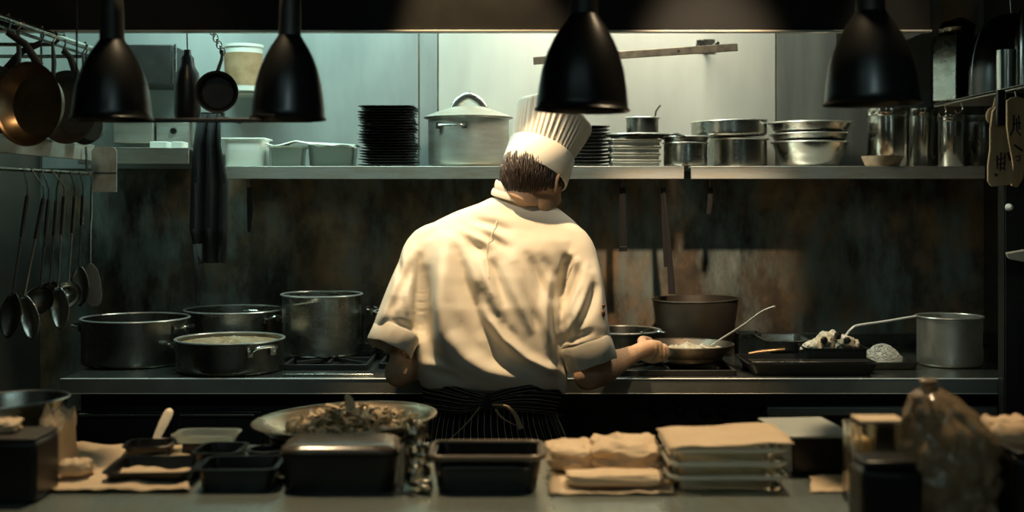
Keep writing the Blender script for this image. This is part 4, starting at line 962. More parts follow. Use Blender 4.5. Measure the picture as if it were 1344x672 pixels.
# black box with steel lid
Yb_ = 2.47; T = thing('lidded_box', 'black box with flat grey metal lid right of the glass dishes', 'box', (at(1062, Yb_), Yb_, ZP))
hb = hz(572, 2.41)-ZP-.004; G().box((at(1060, 2.50), 2.505, ZP+hb/2), (.128, .19, hb), taper=.94, rz=.10).obj('box_body', blackm, T, bevel=.004)
G().box((at(1058, 2.50), 2.505, ZP+hb+.003), (.140, .20, .006), rz=.10).obj('lid', mat('lid_metal', (.42, .46, .43), .2, .5, col2=(.48, .50, .46), nscale=30), T, bevel=.002)
sheet('parchment_sheet', 'small square of parchment right of the lidded box', 1064, 1112, 626, 648, seed=31, amp=.003)
# left black box and cloth
Y = 2.19; T = thing('black_box', 'blurry black box in the bottom left corner', 'box', (at(28, Y+.08), Y+.08, ZP))
G().box((at(14, Y+.08), Y+.06, ZP+.056), (.155, .12, .112)).obj('box_body', blackp, T, bevel=.01, segs=3)
G().box((at(14, Y+.08), Y+.06, ZP+.1145), (.150, .115, .006)).obj('lid', mat('lid_dark', (.05, .045, .035), 0, .5), T, bevel=.002)
pillow('paper_bag', 'crumpled tan paper bag pressed against the bottom left black box', (at(76, 2.43), 2.43, ZP), (.05, .13, .125), 33, cat='bag')
pillow('napkin', 'small crumpled cream napkin on the parchment near the left box', (at(100, 2.36), 2.36, ZP+.014), (.06, .05, .03), 41, cat='napkin')
pillow('napkin', 'pale crumpled napkin on top of the black box at the left edge', (at(4, 2.26), 2.26, ZP+.1178), (.06, .06, .022), 43, cat='napkin')
# --- right corner: glass jar tray, black container, plastic bag, box
Y = 2.02; T = hotel_pan('glass_box', 'tall blurry glass box behind the black container on the right', 'box', (at(1152, 2.14), 2.14, ZP), (.085, .07, hz(556, 2.14)-ZP), glass, lip=.002, t=.004, taper=.98, r=.008)
G().box((at(1152, 2.14), 2.14, hz(550, 2.14)), (.080, .06, .006)).obj('lid', paper, T, bevel=.002)
G().box((at(1153, 2.14), 2.14, ZP+.036), (.070, .05, .06)).obj('contents', blackp, T, bevel=.004)
Y = 2.24; T = hotel_pan('glass_box', 'second blurry glass box, further back left of the plastic bag', 'box', (at(1128, Y), Y, ZP), (.045, .07, hz(556, Y)-ZP), glass, lip=.002, t=.003, taper=.98, r=.008)
G().box((at(1128, Y), Y, ZP+.06), (.03, .05, .11)).obj('contents', paper, T, bevel=.006)
Y = 1.99; T = thing('black_container', 'blurry black container in front of the glass box at the bottom right', 'container', (at(1162, Y), Y, ZP))
G().box((at(1162, Y), Y, ZP+.058), (m_(80, Y), .09, .116)).obj('container_body', blackp, T, bevel=.012, segs=3)
G().box((at(1160, Y), Y, ZP+.122), (m_(68, Y), .08, .012)).obj('lid', blackp, T, bevel=.004)
Y = 2.06; T = thing('black_container', 'blurry black container cut off by the right frame edge', 'container', (at(1352, Y), Y, ZP))
G().box((at(1352, Y), Y, ZP+.060), (m_(64, Y), .09, .12)).obj('container_body', blackp, T, bevel=.012, segs=3)
G().box((at(1352, Y), Y, ZP+.124), (m_(58, Y), .08, .010)).obj('lid', blackp, T, bevel=.004)
pillow('bread_loaf', 'pale brown loaf behind the plastic bag at the right edge', (at(1325, 2.24), 2.26, ZP), (.10, .10, .145), 51, amp=.07, mt=mat('pale_crust', (.50, .34, .20), 0, .6, col2=(.66, .50, .34), nscale=20, bump=.2), cat='bread')
# plastic bag
bagm = mat('tan_plastic_bag', (.66, .52, .33), 0, .2, col2=(.50, .38, .24), nscale=9, trans=.68, bump=.9, bscale=20)
Y = 2.12; c = Vector((at(1250, Y), Y, ZP)); prof = []
hB = hz(496, Y)-ZP; rB = m_(64, Y)
for u, k in ((0, .02), (0.0, .86), (.04, .98), (.12, 1.03), (.25, 1.06), (.40, 1.04), (.52, .98), (.63, .88), (.73, .76), (.81, .62), (.87, .46), (.905, .30), (.925, .17), (.94, .10), (.955, .12), (.985, .20), (1.0, .10)):
    prof.append((rB*k, hB*u))
prof2 = []
for (a0, b0), (a1, b1) in zip(prof, prof[1:]):
    for q in range(4): prof2.append((a0+(a1-a0)*q/4, b0+(b1-b0)*q/4))
prof = prof2+[prof[-1]]
def bagfn(p):
    a = math.atan2(p.y, p.x); u = p.z/hB; q = Vector((math.cos(a)*1.3, math.sin(a)*1.3, u*2.2))
    f = 1+.06*math.sin(a*8+4*u)*u+.22*noise.noise(q)+.26*(crease(q*2.1, 3)-.3)+.05*noise.noise(q*5)
    return Vector((p.x*f-.055*max(0, u-.35)*1.2, p.y*f, p.z))
T = thing('plastic_bag', 'knotted translucent tan plastic bag of food in the bottom right', 'bag', c)
b = G().lathe(prof, c, 72, fn=bagfn).obj('bag_film', bagm, T, ang=50); b.modifiers.new('s', 'SOLIDIFY').thickness = .0006
k = chunk(c+Vector((.0, 0, .10)), (.05, .05, .055), 71); k.obj('bag_contents', mat('brown_roll', (.42, .27, .15), 0, .6, col2=(.2, .13, .08), nscale=10), T)
k = chunk(c+Vector((.006, 0, .035)), (.062, .06, .030), 75); k.obj('bag_contents', blackp, T, label='dark base of the bag contents')

# ================================================================ THE CHEF
CH = thing('person', 'chef in tall white hat and white jacket bending over the stove, seen from behind', 'person', (.0, 3.6, 0))
def C3(px, py, Y): return W(px, py, Y)
def tagpart(o): return o
def union(name, g, mt, vox, parent, smooth_it=4, smf=.5, sub=0):
    """fuse overlapping volumes into one continuous skin"""
    o = g.obj(name, mt, parent); r = o.modifiers.new('remesh', 'REMESH'); r.mode = 'VOXEL'; r.voxel_size = vox; r.use_smooth_shade = True
    if smooth_it: s = o.modifiers.new('smooth', 'SMOOTH'); s.iterations = smooth_it; s.factor = smf
    bake(o)
    for p in o.data.polygons: p.use_smooth = True
    return o
def ell(c, a, b, z, n=36, p=2.3):
    out = []
    for j in range(n):
        t = 2*PI*j/n; ct, st = math.cos(t), math.sin(t)
        out.append(Vector((c[0]+a*math.copysign(abs(ct)**(2/p), ct), c[1]+b*math.copysign(abs(st)**(2/p), st), z)))
    return out
# --- body: torso, arms, neck, head, legs in one skin
body = G()
head_c = Vector((at(702, 3.70), 3.70, hz(237, 3.70)))
# head frame: looking forward (+Y), down and to the right
yaw = -.62; pitch = -.50; roll = .0
HM = Matrix.Rotation(yaw, 3, 'Z') @ Matrix.Rotation(pitch, 3, 'X') @ Matrix.Rotation(roll, 3, 'Y')
def H(x, y, z): return head_c+HM @ Vector((x, y, z))
body.ball(H(0, -.012, .012), (.083, .104, .100), HM)                 # skull
body.ball(H(0, .040, -.030), (.070, .062, .085), HM)                 # face
body.ball(H(0, .052, -.088), (.042, .042, .030), HM)                 # chin
body.ball(H(.046, .015, -.066), (.024, .042, .034), HM); body.ball(H(-.046, .015, -.066), (.024, .042, .034), HM)   # jaw angles
body.ball(H(.038, .076, -.026), (.020, .018, .018), HM); body.ball(H(-.038, .076, -.026), (.020, .018, .018), HM)   # cheekbones
body.tube([H(0, .092, .012), H(0, .108, -.018), H(0, .122, -.038), H(0, .100, -.048)], [.010, .012, .014, .012], 12)    # nose
body.tube([H(-.034, .088, .016), H(0, .099, .020), H(.034, .088, .016)], [.011, .009, .011], 12)                          # brow
body.tube([H(-.022, .092, -.062), H(0, .102, -.062), H(.022, .092, -.062)], [.006, .009, .006], 12)                       # lips
for s in (-1, 1):                                                                                            # ears
    body.tube(smooth_path([H(s*.080, .006, -.036), H(s*.092, -.014, -.020), H(s*.096, -.022, .002), H(s*.093, -.012, .020), H(s*.084, .006, .018)], 14), .0065, 8)
    body.ball(H(s*.084, -.002, -.008), (.006, .016, .024), HM)
nk = C3(682, 268, 3.68)
body.tube([H(0, -.03, -.02), H(0, -.030, -.075), nk+Vector((.004, 0, .01)), nk+Vector((-.004, .0, -.05))], [.058, .054, .052, .045], 24)
# torso and hips
tors = [(278, 655, 705, 3.70, .04), (292, 620, 730, 3.69, .055), (312, 572, 745, 3.67, .085), (350, 580, 705, 3.62, .085), (400, 585, 700, 3.59, .09), (450, 580, 710, 3.56, .11), (500, 582, 712, 3.56, .115), (560, 578, 722, 3.56, .125), (610, 586, 722, 3.56, .12)]
body.loft([ell((at((a+b)/2, Y), Y), m_((b-a)/2, Y), d, hz(py, Y)) for py, a, b, Y, d in tors])
hx = at(652, 3.56)
for s in (-1, 1):
    body.tube(smooth_path([(hx+s*.085, 3.56, .80), (hx+s*.095, 3.565, .62), (hx+s*.10, 3.56, .46), (hx+s*.105, 3.575, .28), (hx+s*.11, 3.58, .09)], 14), [.085, .085, .082, .079, .074, .066, .058, .056, .055, .053, .050, .046, .041, .037, .036], 20)
    body.tube([(hx+s*.11, 3.59, .05), (hx+s*.115, 3.64, .045), (hx+s*.125, 3.70, .030), (hx+s*.125, 3.715, .028)], [.034, .036, .030, .022], 16)
# arms
RS, RE, RWr = C3(748, 326, 3.65), Vector((at(772, 3.47), 3.47, .945)), Vector((.365, 3.715, .972))
LS, LE, LWr = C3(551, 330, 3.65), Vector((at(524, 3.47), 3.47, .955)), Vector((at(566, 3.70), 3.70, .985))
def arm(S, E, Wr):
    body.tube([S, S.lerp(E, .3), S.lerp(E, .65), E.lerp(S, .08)], [.026, .026, .026, .036], 20)
    body.ball(E, (.043, .043, .043))
    body.tube([E, E.lerp(Wr, .22), E.lerp(Wr, .5), E.lerp(Wr, .8), Wr], [.042, .047, .042, .032, .028], 20)
arm(RS, RE, RWr); arm(LS, LE, LWr)
def hand(Wr, ax, up, side, grip, rg=.009):
    """palm, four curled fingers and thumb; ax points along the knuckle row, side away from the palm"""
    ax = ax.normalized(); r = side.normalized(); u = up.normalized()
    def Q(t, a, b): return grip+ax*t+r*a+u*b
    body.tube([Wr, Wr.lerp(Q(-.02, .020, .010), .5), Q(-.018, .022, .008), Q(.022, .024, .010)], [.026, .026, .024, .018], 16, flat=1)
    body.tube([Q(-.045, .016, -.006), Q(-.02, .018, -.002), Q(.03, .020, .006)], [.020, .016, .011], 14)
    L = [1.0, 1.08, 1.0, .84]
    for i in range(4):
        t = .038-.0225*i; k = L[i]
        body.tube(smooth_path([Q(t, .020, .012), Q(t+.003, .038, .006), Q(t+.004, .038*k, -.018*k), Q(t+.003, .012, -.034*k), Q(t, -.014, -.030*k), Q(t-.002, -.024*k, -.010)], 14), [.0100, .0104, .0100, .0096, .0094, .0096, .0092, .0089, .0087, .0088, .0086, .0082, .008, .0076, .006], 10)
    body.tube(smooth_path([Q(-.045, .008, .016), Q(-.020, -.012, .026), Q(.006, -.016, .028), Q(.030, -.010, .024)], 12), [.016, .0155, .015, .0145, .014, .0135, .013, .0125, .012, .0117, .0115, .011, .009], 12)
grip = HA.lerp(HB, .47)
hax = (HA-HB).normalized(); hside = hax.cross(Vector((0, 0, 1))).normalized()
hand(RWr, hax, Vector((0, 0, 1)), hside, grip)
lg = LWr+Vector((.045, .065, -.004)); lax = (lg-LWr).normalized()
hand(LWr, lax, Vector((0, 0, 1)), -lax.cross(Vector((0, 0, 1))), lg)
bo = union('body', body, skin, .0031, CH, 3, .4)

# --- hair: cap from under the hat band to the nape, with raised strands
hg = G(); rings = []
hatT = HM @ Matrix.Rotation(.0, 3, 'X')
for i in range(15):
    v = i/14; row = []
    for j in range(49):
        u = -1+2*j/48; az = -PI/2+u*1.72                     # around the back of the head
        e = .42-v*(1.12+.22*math.cos(u*1.7)-.55*abs(u)**3)
        rr = 1.0+.04*math.sin(j*2.4)*.25
        x = .0895*math.cos(az)*math.cos(e)*rr; y = -.012+.112*math.sin(az)*math.cos(e)*rr; z = .012+.108*math.sin(e)
        row.append(H(x, y, z))
    rings.append(row)
hg.loft(rings, cap=False, closed=False)
ho = hg.obj('hair', hairm, CH, ang=180); so = ho.modifiers.new('s', 'SOLIDIFY'); so.thickness = .006; so.offset = -1
sg = G()
for i in range(620):
    u = R.uniform(-1, 1); az = -PI/2+u*1.66; v0 = R.uniform(.15, .85); pts = []
    emin = .42-(1.12+.22*math.cos(u*1.7)-.55*abs(u)**3)
    e0 = .42-v0*(.42-emin); L = R.uniform(.25, .5); da = R.uniform(.0, .22)
    for q in range(6):
        e = e0-L*q/5; e = max(e, emin-.08); a = az+da*q/5
        k = 1.03+.028*math.sin(PI*q/5)+R.uniform(0, .006)
        pts.append(H(.0895*math.cos(a)*math.cos(e)*k, -.012+.112*math.sin(a)*math.cos(e)*k, .012+.108*math.sin(e)*k-.000))
    sg.tube(pts, [.0008, .0015, .0017, .0015, .0011, .0003], 5)
sg.obj('strands', hairm2, ho, ang=180)

# --- hat
HT = HM @ Matrix.Rotation(.02, 3, 'X') @ Matrix.Rotation(.05, 3, 'Y')
hb0 = H(0, -.012, .012)
def Hh(x, y, z): return hb0+HT @ Vector((x, y, z))
hat = thing('chef_hat', None, None, (0, 0, 0)); hat.parent = CH; hat.matrix_parent_inverse = Matrix.Identity(4)
BASE[hat.name] = Vector((0, 0, 0)); hat.location = -Vector((0, 3.6, 0))
bh_, br_ = .086, .104
rings = []
for z, k in ((0, 1.0), (.002, 1.012), (bh_*.5, 1.015), (bh_-.002, 1.012), (bh_, 1.0), (bh_, .96), (0, .96)):
    rings.append([Hh(br_*.95*k*math.cos(2*PI*j/64), br_*1.08*k*math.sin(2*PI*j/64), z) for j in range(64)])
rings.append(rings[0])
G().loft(rings, cap=False).obj('hat_band', hatm, hat, ang=50)
rings = []; N = 480; NP = 44
for i in range(34):
    v = i/33; row = []
    z = bh_-.004+v*.142
    if v < .8: rad = br_*(.93+.27*(v/.8)**.85)
    else: q = (v-.8)/.2; rad = br_*1.20*math.cos(q*PI/2*.97)**.55; z = bh_-.004+.1136+.034*math.sin(q*PI/2)
    for j in range(N):
        a = 2*PI*j/N; ph = a*NP+1.2*math.sin(a*3)+.8*math.sin(a*7+1)
        s = .5+.5*math.sin(ph); am = .0065*(1-.75*max(0, (v-.3)/.5) if v > .3 else 1)*(min(1, v/.06+.25))*(1 if v < .85 else max(0, (1-v)/.15))
        am *= .75+.5*math.sin(a*5+2)**2
        r = rad-am*(1-s**.6)
        puff = 1+.05*noise.noise(Vector((math.cos(a)*1.6, math.sin(a)*1.6, v*2)))*v
        row.append(Hh(r*.95*puff*math.cos(a), r*1.06*puff*math.sin(a), z+.010*v*noise.noise(Vector((math.cos(a)*2, math.sin(a)*2, 7)))))
    rings.append(row)
G().loft(rings).obj('hat_crown', hatm, hat, ang=180)

# --- jacket
jk = G()
jr = [(508, 560, 738, 3.55, .125), (503, 552, 744, 3.545, .150), (494, 549, 745, 3.54, .158), (480, 547, 744, 3.54, .160), (440, 542, 742, 3.55, .158), (400, 542, 741, 3.57, .152), (360, 543, 742, 3.605, .140), (335, 540, 752, 3.635, .128), (315, 540, 768, 3.66, .112), (300, 556, 764, 3.68, .098), (288, 576, 752, 3.69, .088), (277, 600, 738, 3.70, .078), (267, 628, 722, 3.70, .068), (259, 645, 712, 3.70, .060)]
jk.loft([ell((at((a+b)/2, Y), Y), m_((b-a)/2, Y), d, hz(py, Y), p=2.5 if py > 300 else 2.1) for py, a, b, Y, d in jr])
s_l = smooth_path([C3(596, 308, 3.67), C3(562, 322, 3.65), C3(550, 352, 3.60), C3(533, 395, 3.53), C3(521, 430, 3.49), C3(517, 448, 3.485)], 20)
jk.tube(s_l, [.050+.012*min(1, i/6)+.006*(i/20) for i in range(21)], 24)
s_r = smooth_path([C3(722, 306, 3.67), C3(749, 320, 3.65), C3(760, 358, 3.60), C3(766, 400, 3.54), C3(769, 430, 3.49), C3(772, 452, 3.48)], 20)
jk.tube(s_r, [.048+.014*min(1, i/6)+.006*(i/20) for i in range(21)], 24)
# loose flap of hem at the right
jk.tube([C3(728, 480, 3.47), C3(738, 500, 3.46), C3(741, 518, 3.47)], [.03, .022, .010], 14, flat=.7)
jo = union('chef_jacket', jk, clothm, .0048, CH, 10, .5)
# folds: ridges (+) and valleys (-) as lines over the back, in columns and rows of the chef's own plane
FO = [
 (-8, 15, [(558, 345), (555, 390), (556, 430), (562, 462)]),
 (+6, 15, [(584, 318), (580, 355), (578, 400), (584, 440), (606, 474), (650, 490)]),
 (-7, 15, [(610, 338), (616, 372), (630, 410), (650, 444), (682, 462)]),
 (+5, 10, [(636, 410), (655, 442), (690, 472), (728, 488)]),
 (-5, 14, [(700, 350), (706, 385), (712, 430), (718, 455)]),
 (-5, 12, [(655, 330), (662, 365), (672, 405), (690, 440)]),
 (+9, 10, [(588, 316), (583, 350), (582, 400), (588, 435), (606, 462), (638, 486), (680, 492)]),
 (+5, 7, [(578, 360), (574, 400), (578, 440), (592, 470), (625, 495)]),
 (-9, 9, [(556, 360), (556, 400), (556, 440), (560, 470)]),
 (-10, 11, [(600, 330), (606, 360), (618, 395), (632, 430), (652, 458), (684, 474)]),
 (-5, 9, [(604, 420), (625, 455), (655, 475)]),
 (+9, 6, [(606, 322), (618, 352), (628, 385), (640, 415), (660, 445), (690, 470), (722, 488)]),
 (-8, 6, [(628, 378), (634, 395), (644, 412), (652, 425)]),
 (+7, 6, [(630, 345), (640, 372), (650, 396), (656, 418)]),
 (-6, 6, [(652, 395), (664, 430), (690, 462), (715, 478)]),
 (-8, 6, [(612, 308), (622, 322), (636, 330)]),
 (+5, 5, [(600, 300), (622, 312), (642, 320)]),
 (-5, 5, [(622, 289), (645, 294), (668, 303)]),
 (+4, 5, [(620, 296), (645, 304), (662, 316)]),
 (-5, 5, [(638, 310), (652, 316), (668, 326)]),
 (-9, 6, [(640, 338), (648, 352), (654, 372), (662, 396)]),
 (-8, 6, [(694, 336), (702, 350), (712, 372), (720, 392)]),
 (+6, 6, [(676, 345), (686, 368), (700, 395), (712, 420), (722, 446)]),
 (-7, 6, [(678, 348), (688, 372), (698, 398), (706, 425)]),
 (+5, 6, [(662, 350), (672, 378), (684, 404), (696, 432)]),
 (-5, 6, [(712, 338), (720, 350), (724, 362)]),
 (-4, 5, [(730, 362), (728, 390), (727, 420), (731, 446), (738, 460)]),
 (+8, 6, [(720, 372), (717, 400), (717, 430), (722, 462)]),
 (+6, 6, [(668, 440), (690, 462), (712, 480), (738, 494)]),
 (-5, 6, [(566, 485), (590, 490), (620, 496)]),
 (+6, 5, [(556, 478), (590, 486), (616, 498)]),
 (-6, 6, [(640, 470), (668, 482), (700, 484)]),
 # left sleeve
 (-10, 5, [(549, 338), (547, 360), (546, 390), (547, 420), (548, 445)]),
 (+6, 4, [(541, 326), (538, 350), (533, 385), (534, 410)]),
 (-8, 5, [(540, 345), (534, 362), (528, 382)]),
 (+7, 5, [(530, 330), (527, 352), (518, 380), (508, 405), (500, 422)]),
 (-6, 4, [(524, 344), (522, 368)]),
 (-6, 5, [(516, 398), (514, 412), (508, 420)]),
 (-7, 4, [(520, 424), (530, 428), (544, 436)]),
 (+6, 5, [(505, 418), (514, 414), (522, 402)]),
 # right sleeve
 (+7, 5, [(770, 352), (762, 376), (752, 400), (742, 420)]),
 (-8, 5, [(748, 350), (742, 372), (738, 395)]),
 (-7, 5, [(762, 352), (756, 372), (748, 392), (742, 408)]),
 (+8, 5, [(776, 362), (768, 392), (758, 415), (748, 432)]),
 (-7, 5, [(782, 380), (774, 405), (764, 425)]),
 (-7, 4, [(752, 420), (754, 440), (752, 450)]),
 (+5, 5, [(746, 330), (756, 342), (764, 356)]),
 (-5, 4, [(740, 352), (746, 344), (756, 338)]),
 (-6, 4, [(734, 452), (752, 446), (776, 436)]),
 (+5, 7, [(783, 350), (788, 380), (790, 410)]),
]
def fold(o, FO, k=1.0):
    me = o.data; n = len(me.vertices); co = np.empty(n*3, np.float32); me.vertices.foreach_get('co', co); co = co.reshape(-1, 3)
    no = np.empty(n*3, np.float32); me.vertices.foreach_get('normal', no); no = no.reshape(-1, 3)
    YB = np.interp(co[:, 2], [.85, 1.15, 1.40], [3.38, 3.42, 3.60]); PX = 672+co[:, 0]*F/YB; PY = HZ-(co[:, 2]-CZ)*F/YB
    face = np.clip(-no[:, 1]*1.6+.35, 0, 1); D = np.zeros(n)
    for amp, wd, pl in FO:
        pl = np.array(pl, float); best = np.full(n, 1e9); tb = np.zeros(n); L = len(pl)-1
        for i in range(L):
            a, b = pl[i], pl[i+1]; d = b-a; t = np.clip(((PX-a[0])*d[0]+(PY-a[1])*d[1])/(d@d), 0, 1)
            q = np.hypot(PX-a[0]-t*d[0], PY-a[1]-t*d[1]); m = q < best; best[m] = q[m]; tb[m] = (i+t[m])/L
        env = np.sin(np.clip(tb*.86+.07, 0, 1)*PI)**.6
        D += amp*.001*k*env*np.exp(-(best/(wd*1.12))**2)*face
    for i in range(n):
        p = co[i]; D[i] += .0022*noise.noise(Vector((p[0]*14, p[1]*14, p[2]*9)))+.0012*noise.noise(Vector((p[0]*40, p[1]*40, p[2]*24)))
    dr = no*.35; dr[:, 1] -= .65
    co += dr*D[:, None].astype(np.float32); me.vertices.foreach_set('co', co.ravel()); me.update()
fold(jo, FO, 2.8)
sm = jo.modifiers.new('s', 'SMOOTH'); sm.factor = .5; sm.iterations = 9; bake(jo)
for p_ in jo.data.polygons: p_.use_smooth = True
# yoke seam, collar, cuffs, badge
def on_back(o, pts, off=.001):
    out = []
    for px, py in pts:
        d = (W(px, py, 3.4)-Vector((0, 0, CZ))).normalized(); org = Vector((0, 0, CZ))-Vector((0, 3.6, 0))
        ok, loc, nrm, _ = o.ray_cast(org, d)
        if ok: out.append(loc+Vector((0, 3.6, 0))+nrm*off)
    return out
seam = mat('seam_thread', (.70, .62, .48), 0, .8)
for pl in ([(652, 290), (647, 305), (641, 320), (639, 340), (641, 365)], [(757, 340), (750, 352), (742, 368)]):
    p = on_back(jo, pl); 
    if len(p) > 2: G().tube(smooth_path(p, 20), .0012, 6).obj('seam', seam, CH)
rings = []
for q, (z, k) in enumerate(((-.012, 1.00), (.012, 1.02), (.030, .96), (.033, .90), (.028, .88), (-.012, .9))):
    row = []
    for j in range(48):
        a = 2*PI*j/48; x = .074*k*math.cos(a); y = .066*k*math.sin(a)
        row.append(C3(681, 256, 3.69)+Vector((x, y, z-.22*x+.10*y)))
    rings.append(row)
G().loft(rings, cap=False).obj('collar', clothm, CH, ang=60, sub=1)
rings = []
for z, k in ((.006, 1.02), (-.004, 1.10), (-.016, 1.13), (-.018, 1.06), (-.002, 1.0)):
    rings.append([C3(681, 256, 3.69)+Vector((.076*k*math.cos(2*PI*j/48), .068*k*math.sin(2*PI*j/48), z-.22*.074*k*math.cos(2*PI*j/48)+.10*.066*k*math.sin(2*PI*j/48))) for j in range(48)])
G().loft(rings, cap=False).obj('collar_fold', clothm, CH, ang=60, sub=1)
def cuff(c, ax, r, h, seed, label):
    u, v = frame(ax); ax = ax.normalized(); rings = []
    prof = [(-h*.5, .94), (-h*.52, 1.0), (-h*.40, 1.05), (0, 1.05), (h*.42, 1.04), (h*.52, 1.0), (h*.50, .93), (0, .92)]
    for z, k in prof+[prof[0]]:
        row = []
        for j in range(64):
            a = 2*PI*j/64; d = Vector((math.cos(a), math.sin(a), z*9)); f = 1+.05*noise.noise(d*1.4+Vector((seed, 0, 0)))+.02*noise.noise(d*4+Vector((seed, 0, 0)))
            row.append(c+ax*(z+.006*noise.noise(Vector((math.cos(a)*1.5, math.sin(a)*1.5, seed+3))))+(u*math.cos(a)+v*math.sin(a)*.92)*r*k*f)
        rings.append(row)
    return G().loft(rings, cap=False).obj('rolled_cuff', clothm, CH, ang=70, label=label)
cuff(C3(516, 446, 3.475), C3(508, 462, 3.465)-C3(520, 438, 3.485), .070, .056, 2, None)
cuff(C3(773, 464, 3.475), C3(780, 484, 3.475)-C3(767, 444, 3.485), .078, .066, 9, None)
p = on_back(jo, [(791, 402), (791, 412)], .002)
for q, pt in enumerate(p):
    G().ball(pt, (.006, .005, (.006, .010)[q])).obj('sleeve_badge', mat('badge_brown', (.18, .06, .03), 0, .6), CH, label='small dark badge on the right sleeve')

# --- apron: wrapped waistband, flared striped skirt, knot and ties
def stripe_mat():
    m = bpy.data.materials.new('black_pinstripe_cloth'); m.use_nodes = True; nt = m.node_tree; b = nt.nodes['Principled BSDF']
    uv = nt.nodes.new('ShaderNodeUVMap'); sp = nt.nodes.new('ShaderNodeSeparateXYZ'); nt.links.new(uv.outputs[0], sp.inputs[0])
    mu = nt.nodes.new('ShaderNodeMath'); mu.operation = 'MULTIPLY'; mu.inputs[1].default_value = 64; nt.links.new(sp.outputs[0], mu.inputs[0])
    fr = nt.nodes.new('ShaderNodeMath'); fr.operation = 'FRACT'; nt.links.new(mu.outputs[0], fr.inputs[0])
    gt = nt.nodes.new('ShaderNodeMath'); gt.operation = 'LESS_THAN'; gt.inputs[1].default_value = .065; nt.links.new(fr.outputs[0], gt.inputs[0])
    mx = nt.nodes.new('ShaderNodeMix'); mx.data_type = 'RGBA'; nt.links.new(gt.outputs[0], mx.inputs[0])
    mx.inputs[6].default_value = (.010, .010, .009, 1); mx.inputs[7].default_value = (.80, .72, .56, 1)
    nt.links.new(mx.outputs[2], b.inputs['Base Color']); b.inputs['Roughness'].default_value = .8; b.inputs['Specular IOR Level'].default_value = .2
    return m
stripe = stripe_mat()
def uvloft(rings, name, mt, par, fu=None, closed=True):
    n = len(rings[0]); g = G().loft(rings, cap=False, closed=closed); o = g.obj(name, mt, par, ang=180)
    uvl = o.data.uv_layers.new(name='UVMap')
    for poly in o.data.polygons:
        idx = [o.data.loops[l].vertex_index for l in poly.loop_indices]; js = [i % n for i in idx]; wrap = max(js)-min(js) > n/2
        for l, i, j in zip(poly.loop_indices, idx, js):
            if wrap and j < n/2: j += n
            u = j/n; v = (i//n)/(len(rings)-1); uvl.data[l].uv = (fu(u, v) if fu else u, v)
    return o
ap = [(498, 562, 738, .118), (510, 560, 736, .122), (522, 560, 732, .124), (536, 562, 728, .128), (550, 558, 732, .136), (575, 553, 742, .148), (610, 547, 752, .156), (680, 545, 758, .160), (760, 548, 758, .160)]
rings = []
for py, a, b, d in ap:
    Y = 3.55; row = []; k = max(0, min(1, (py-530)/60))
    for j in range(220):
        t = 2*PI*j/220; dd = 1+.035*k*math.sin(t*22)+.02*k*math.sin(t*13+1)
        row.append(Vector((at((a+b)/2, Y)+m_((b-a)/2, Y)*math.cos(t)*dd, Y+d*math.sin(t)*dd, hz(py, Y))))
    rings.append(row)
uvloft(rings, 'apron', stripe, CH)
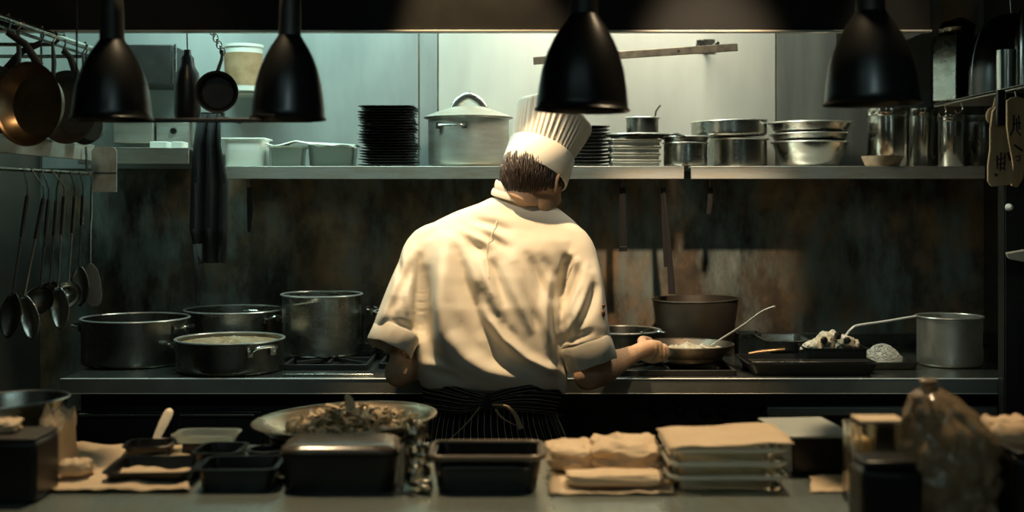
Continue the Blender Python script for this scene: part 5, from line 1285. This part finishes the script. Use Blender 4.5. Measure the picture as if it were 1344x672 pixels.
# gathered waist wraps: thick cloth rolls that converge on the knot
kx = 640
def roll(ptsL, r, name='apron_wrap'):
    pts = []
    for px, py, dy in ptsL: pts.append(W(px, py, 3.40+dy))
    P = smooth_path(pts, 26); rings = []
    for i, p in enumerate(P):
        a = (P[min(i+1, 26)]-P[max(i-1, 0)]).normalized(); u = a.cross(Vector((0, 1, 0))).normalized(); v = a.cross(u).normalized()
        s = i/26; rr = r*(.35+.65*math.sin(PI*min(1, s*1.0))**.5) if name == 'x' else r*(.45+.55*s)
        rings.append([p+u*math.cos(2*PI*j/30)*rr*(1+.06*math.sin(j*2.1))+v*math.sin(2*PI*j/30)*rr*.42 for j in range(30)])
    o = uvloft(rings, name, stripe, CH, fu=lambda u, v: u*.16)
    return o
for L, r in (([(kx, 524, -.01), (615, 518, -.005), (585, 508, .02), (562, 503, .10)], .024), ([(kx, 528, -.01), (610, 527, -.005), (580, 521, .02), (559, 516, .11)], .026), ([(kx, 532, -.01), (608, 537, 0), (580, 534, .02), (560, 530, .11)], .020),
             ([(kx, 524, -.01), (672, 514, -.008), (702, 509, .01), (731, 510, .085)], .024), ([(kx, 528, -.01), (672, 522, -.005), (706, 521, .01), (733, 524, .085)], .024), ([(kx, 532, -.01), (674, 534, 0), (704, 536, .02), (728, 538, .10)], .018)):
    roll(L, r)
G().ball(W(640, 528, 3.392), (.016, .010, .024)).obj('apron_knot', black_cloth, CH)
tie = mat('tan_apron_tie', (.55, .40, .24), 0, .8, bump=.2, bscale=120)
def ribbon(pts, w, mt, name, label=None):
    P = smooth_path(pts, 22); ww = w if isinstance(w, list) else [w]*23
    rings = []
    for i, p in enumerate(P):
        a = (P[min(i+1, 22)]-P[max(i-1, 0)]).normalized(); u = a.cross(Vector((0, 1, 0))).normalized()
        q = i/22; wd = ww[0]+(ww[-1]-ww[0])*q
        rings.append([p-u*wd, p-Vector((0, .0022, 0)), p+u*wd, p+Vector((0, .0015, 0))])
    return G().loft(rings).obj(name, mt, CH, label=label)
ribbon([W(646, 531, 3.365), W(664, 533, 3.362), W(676, 544, 3.37), W(684, 563, 3.375)], [.0025, .007], tie, 'apron_tie', 'tan tie end hanging right of the knot')
ribbon([W(650, 537, 3.38), W(660, 549, 3.375), W(676, 558, 3.38)], [.0035, .0015], tie, 'apron_tie')
ribbon([W(630, 534, 3.385), W(612, 556, 3.375), W(586, 581, 3.37)], [.0018, .0016], tie, 'apron_tie')
# trousers and shoes below the apron
tg = G()
for s in (-1, 1):
    tg.tube([(hx+s*.085, 3.56, .72), (hx+s*.095, 3.565, .55), (hx+s*.105, 3.57, .30), (hx+s*.11, 3.58, .085)], [.105, .10, .085, .078], 24)
tg.obj('trousers', black_cloth, CH)
for s in (-1, 1):
    x = hx+s*.115
    G().loft([[Vector((x+ww*math.cos(2*PI*j/24), yy+ll*math.sin(2*PI*j/24), z)) for j in range(24)] for z, ww, ll, yy in ((0, .052, .135, 3.645), (.02, .053, .137, 3.645), (.045, .050, .125, 3.64), (.07, .046, .085, 3.61), (.095, .044, .055, 3.59))]).obj('shoe', blackp, CH)
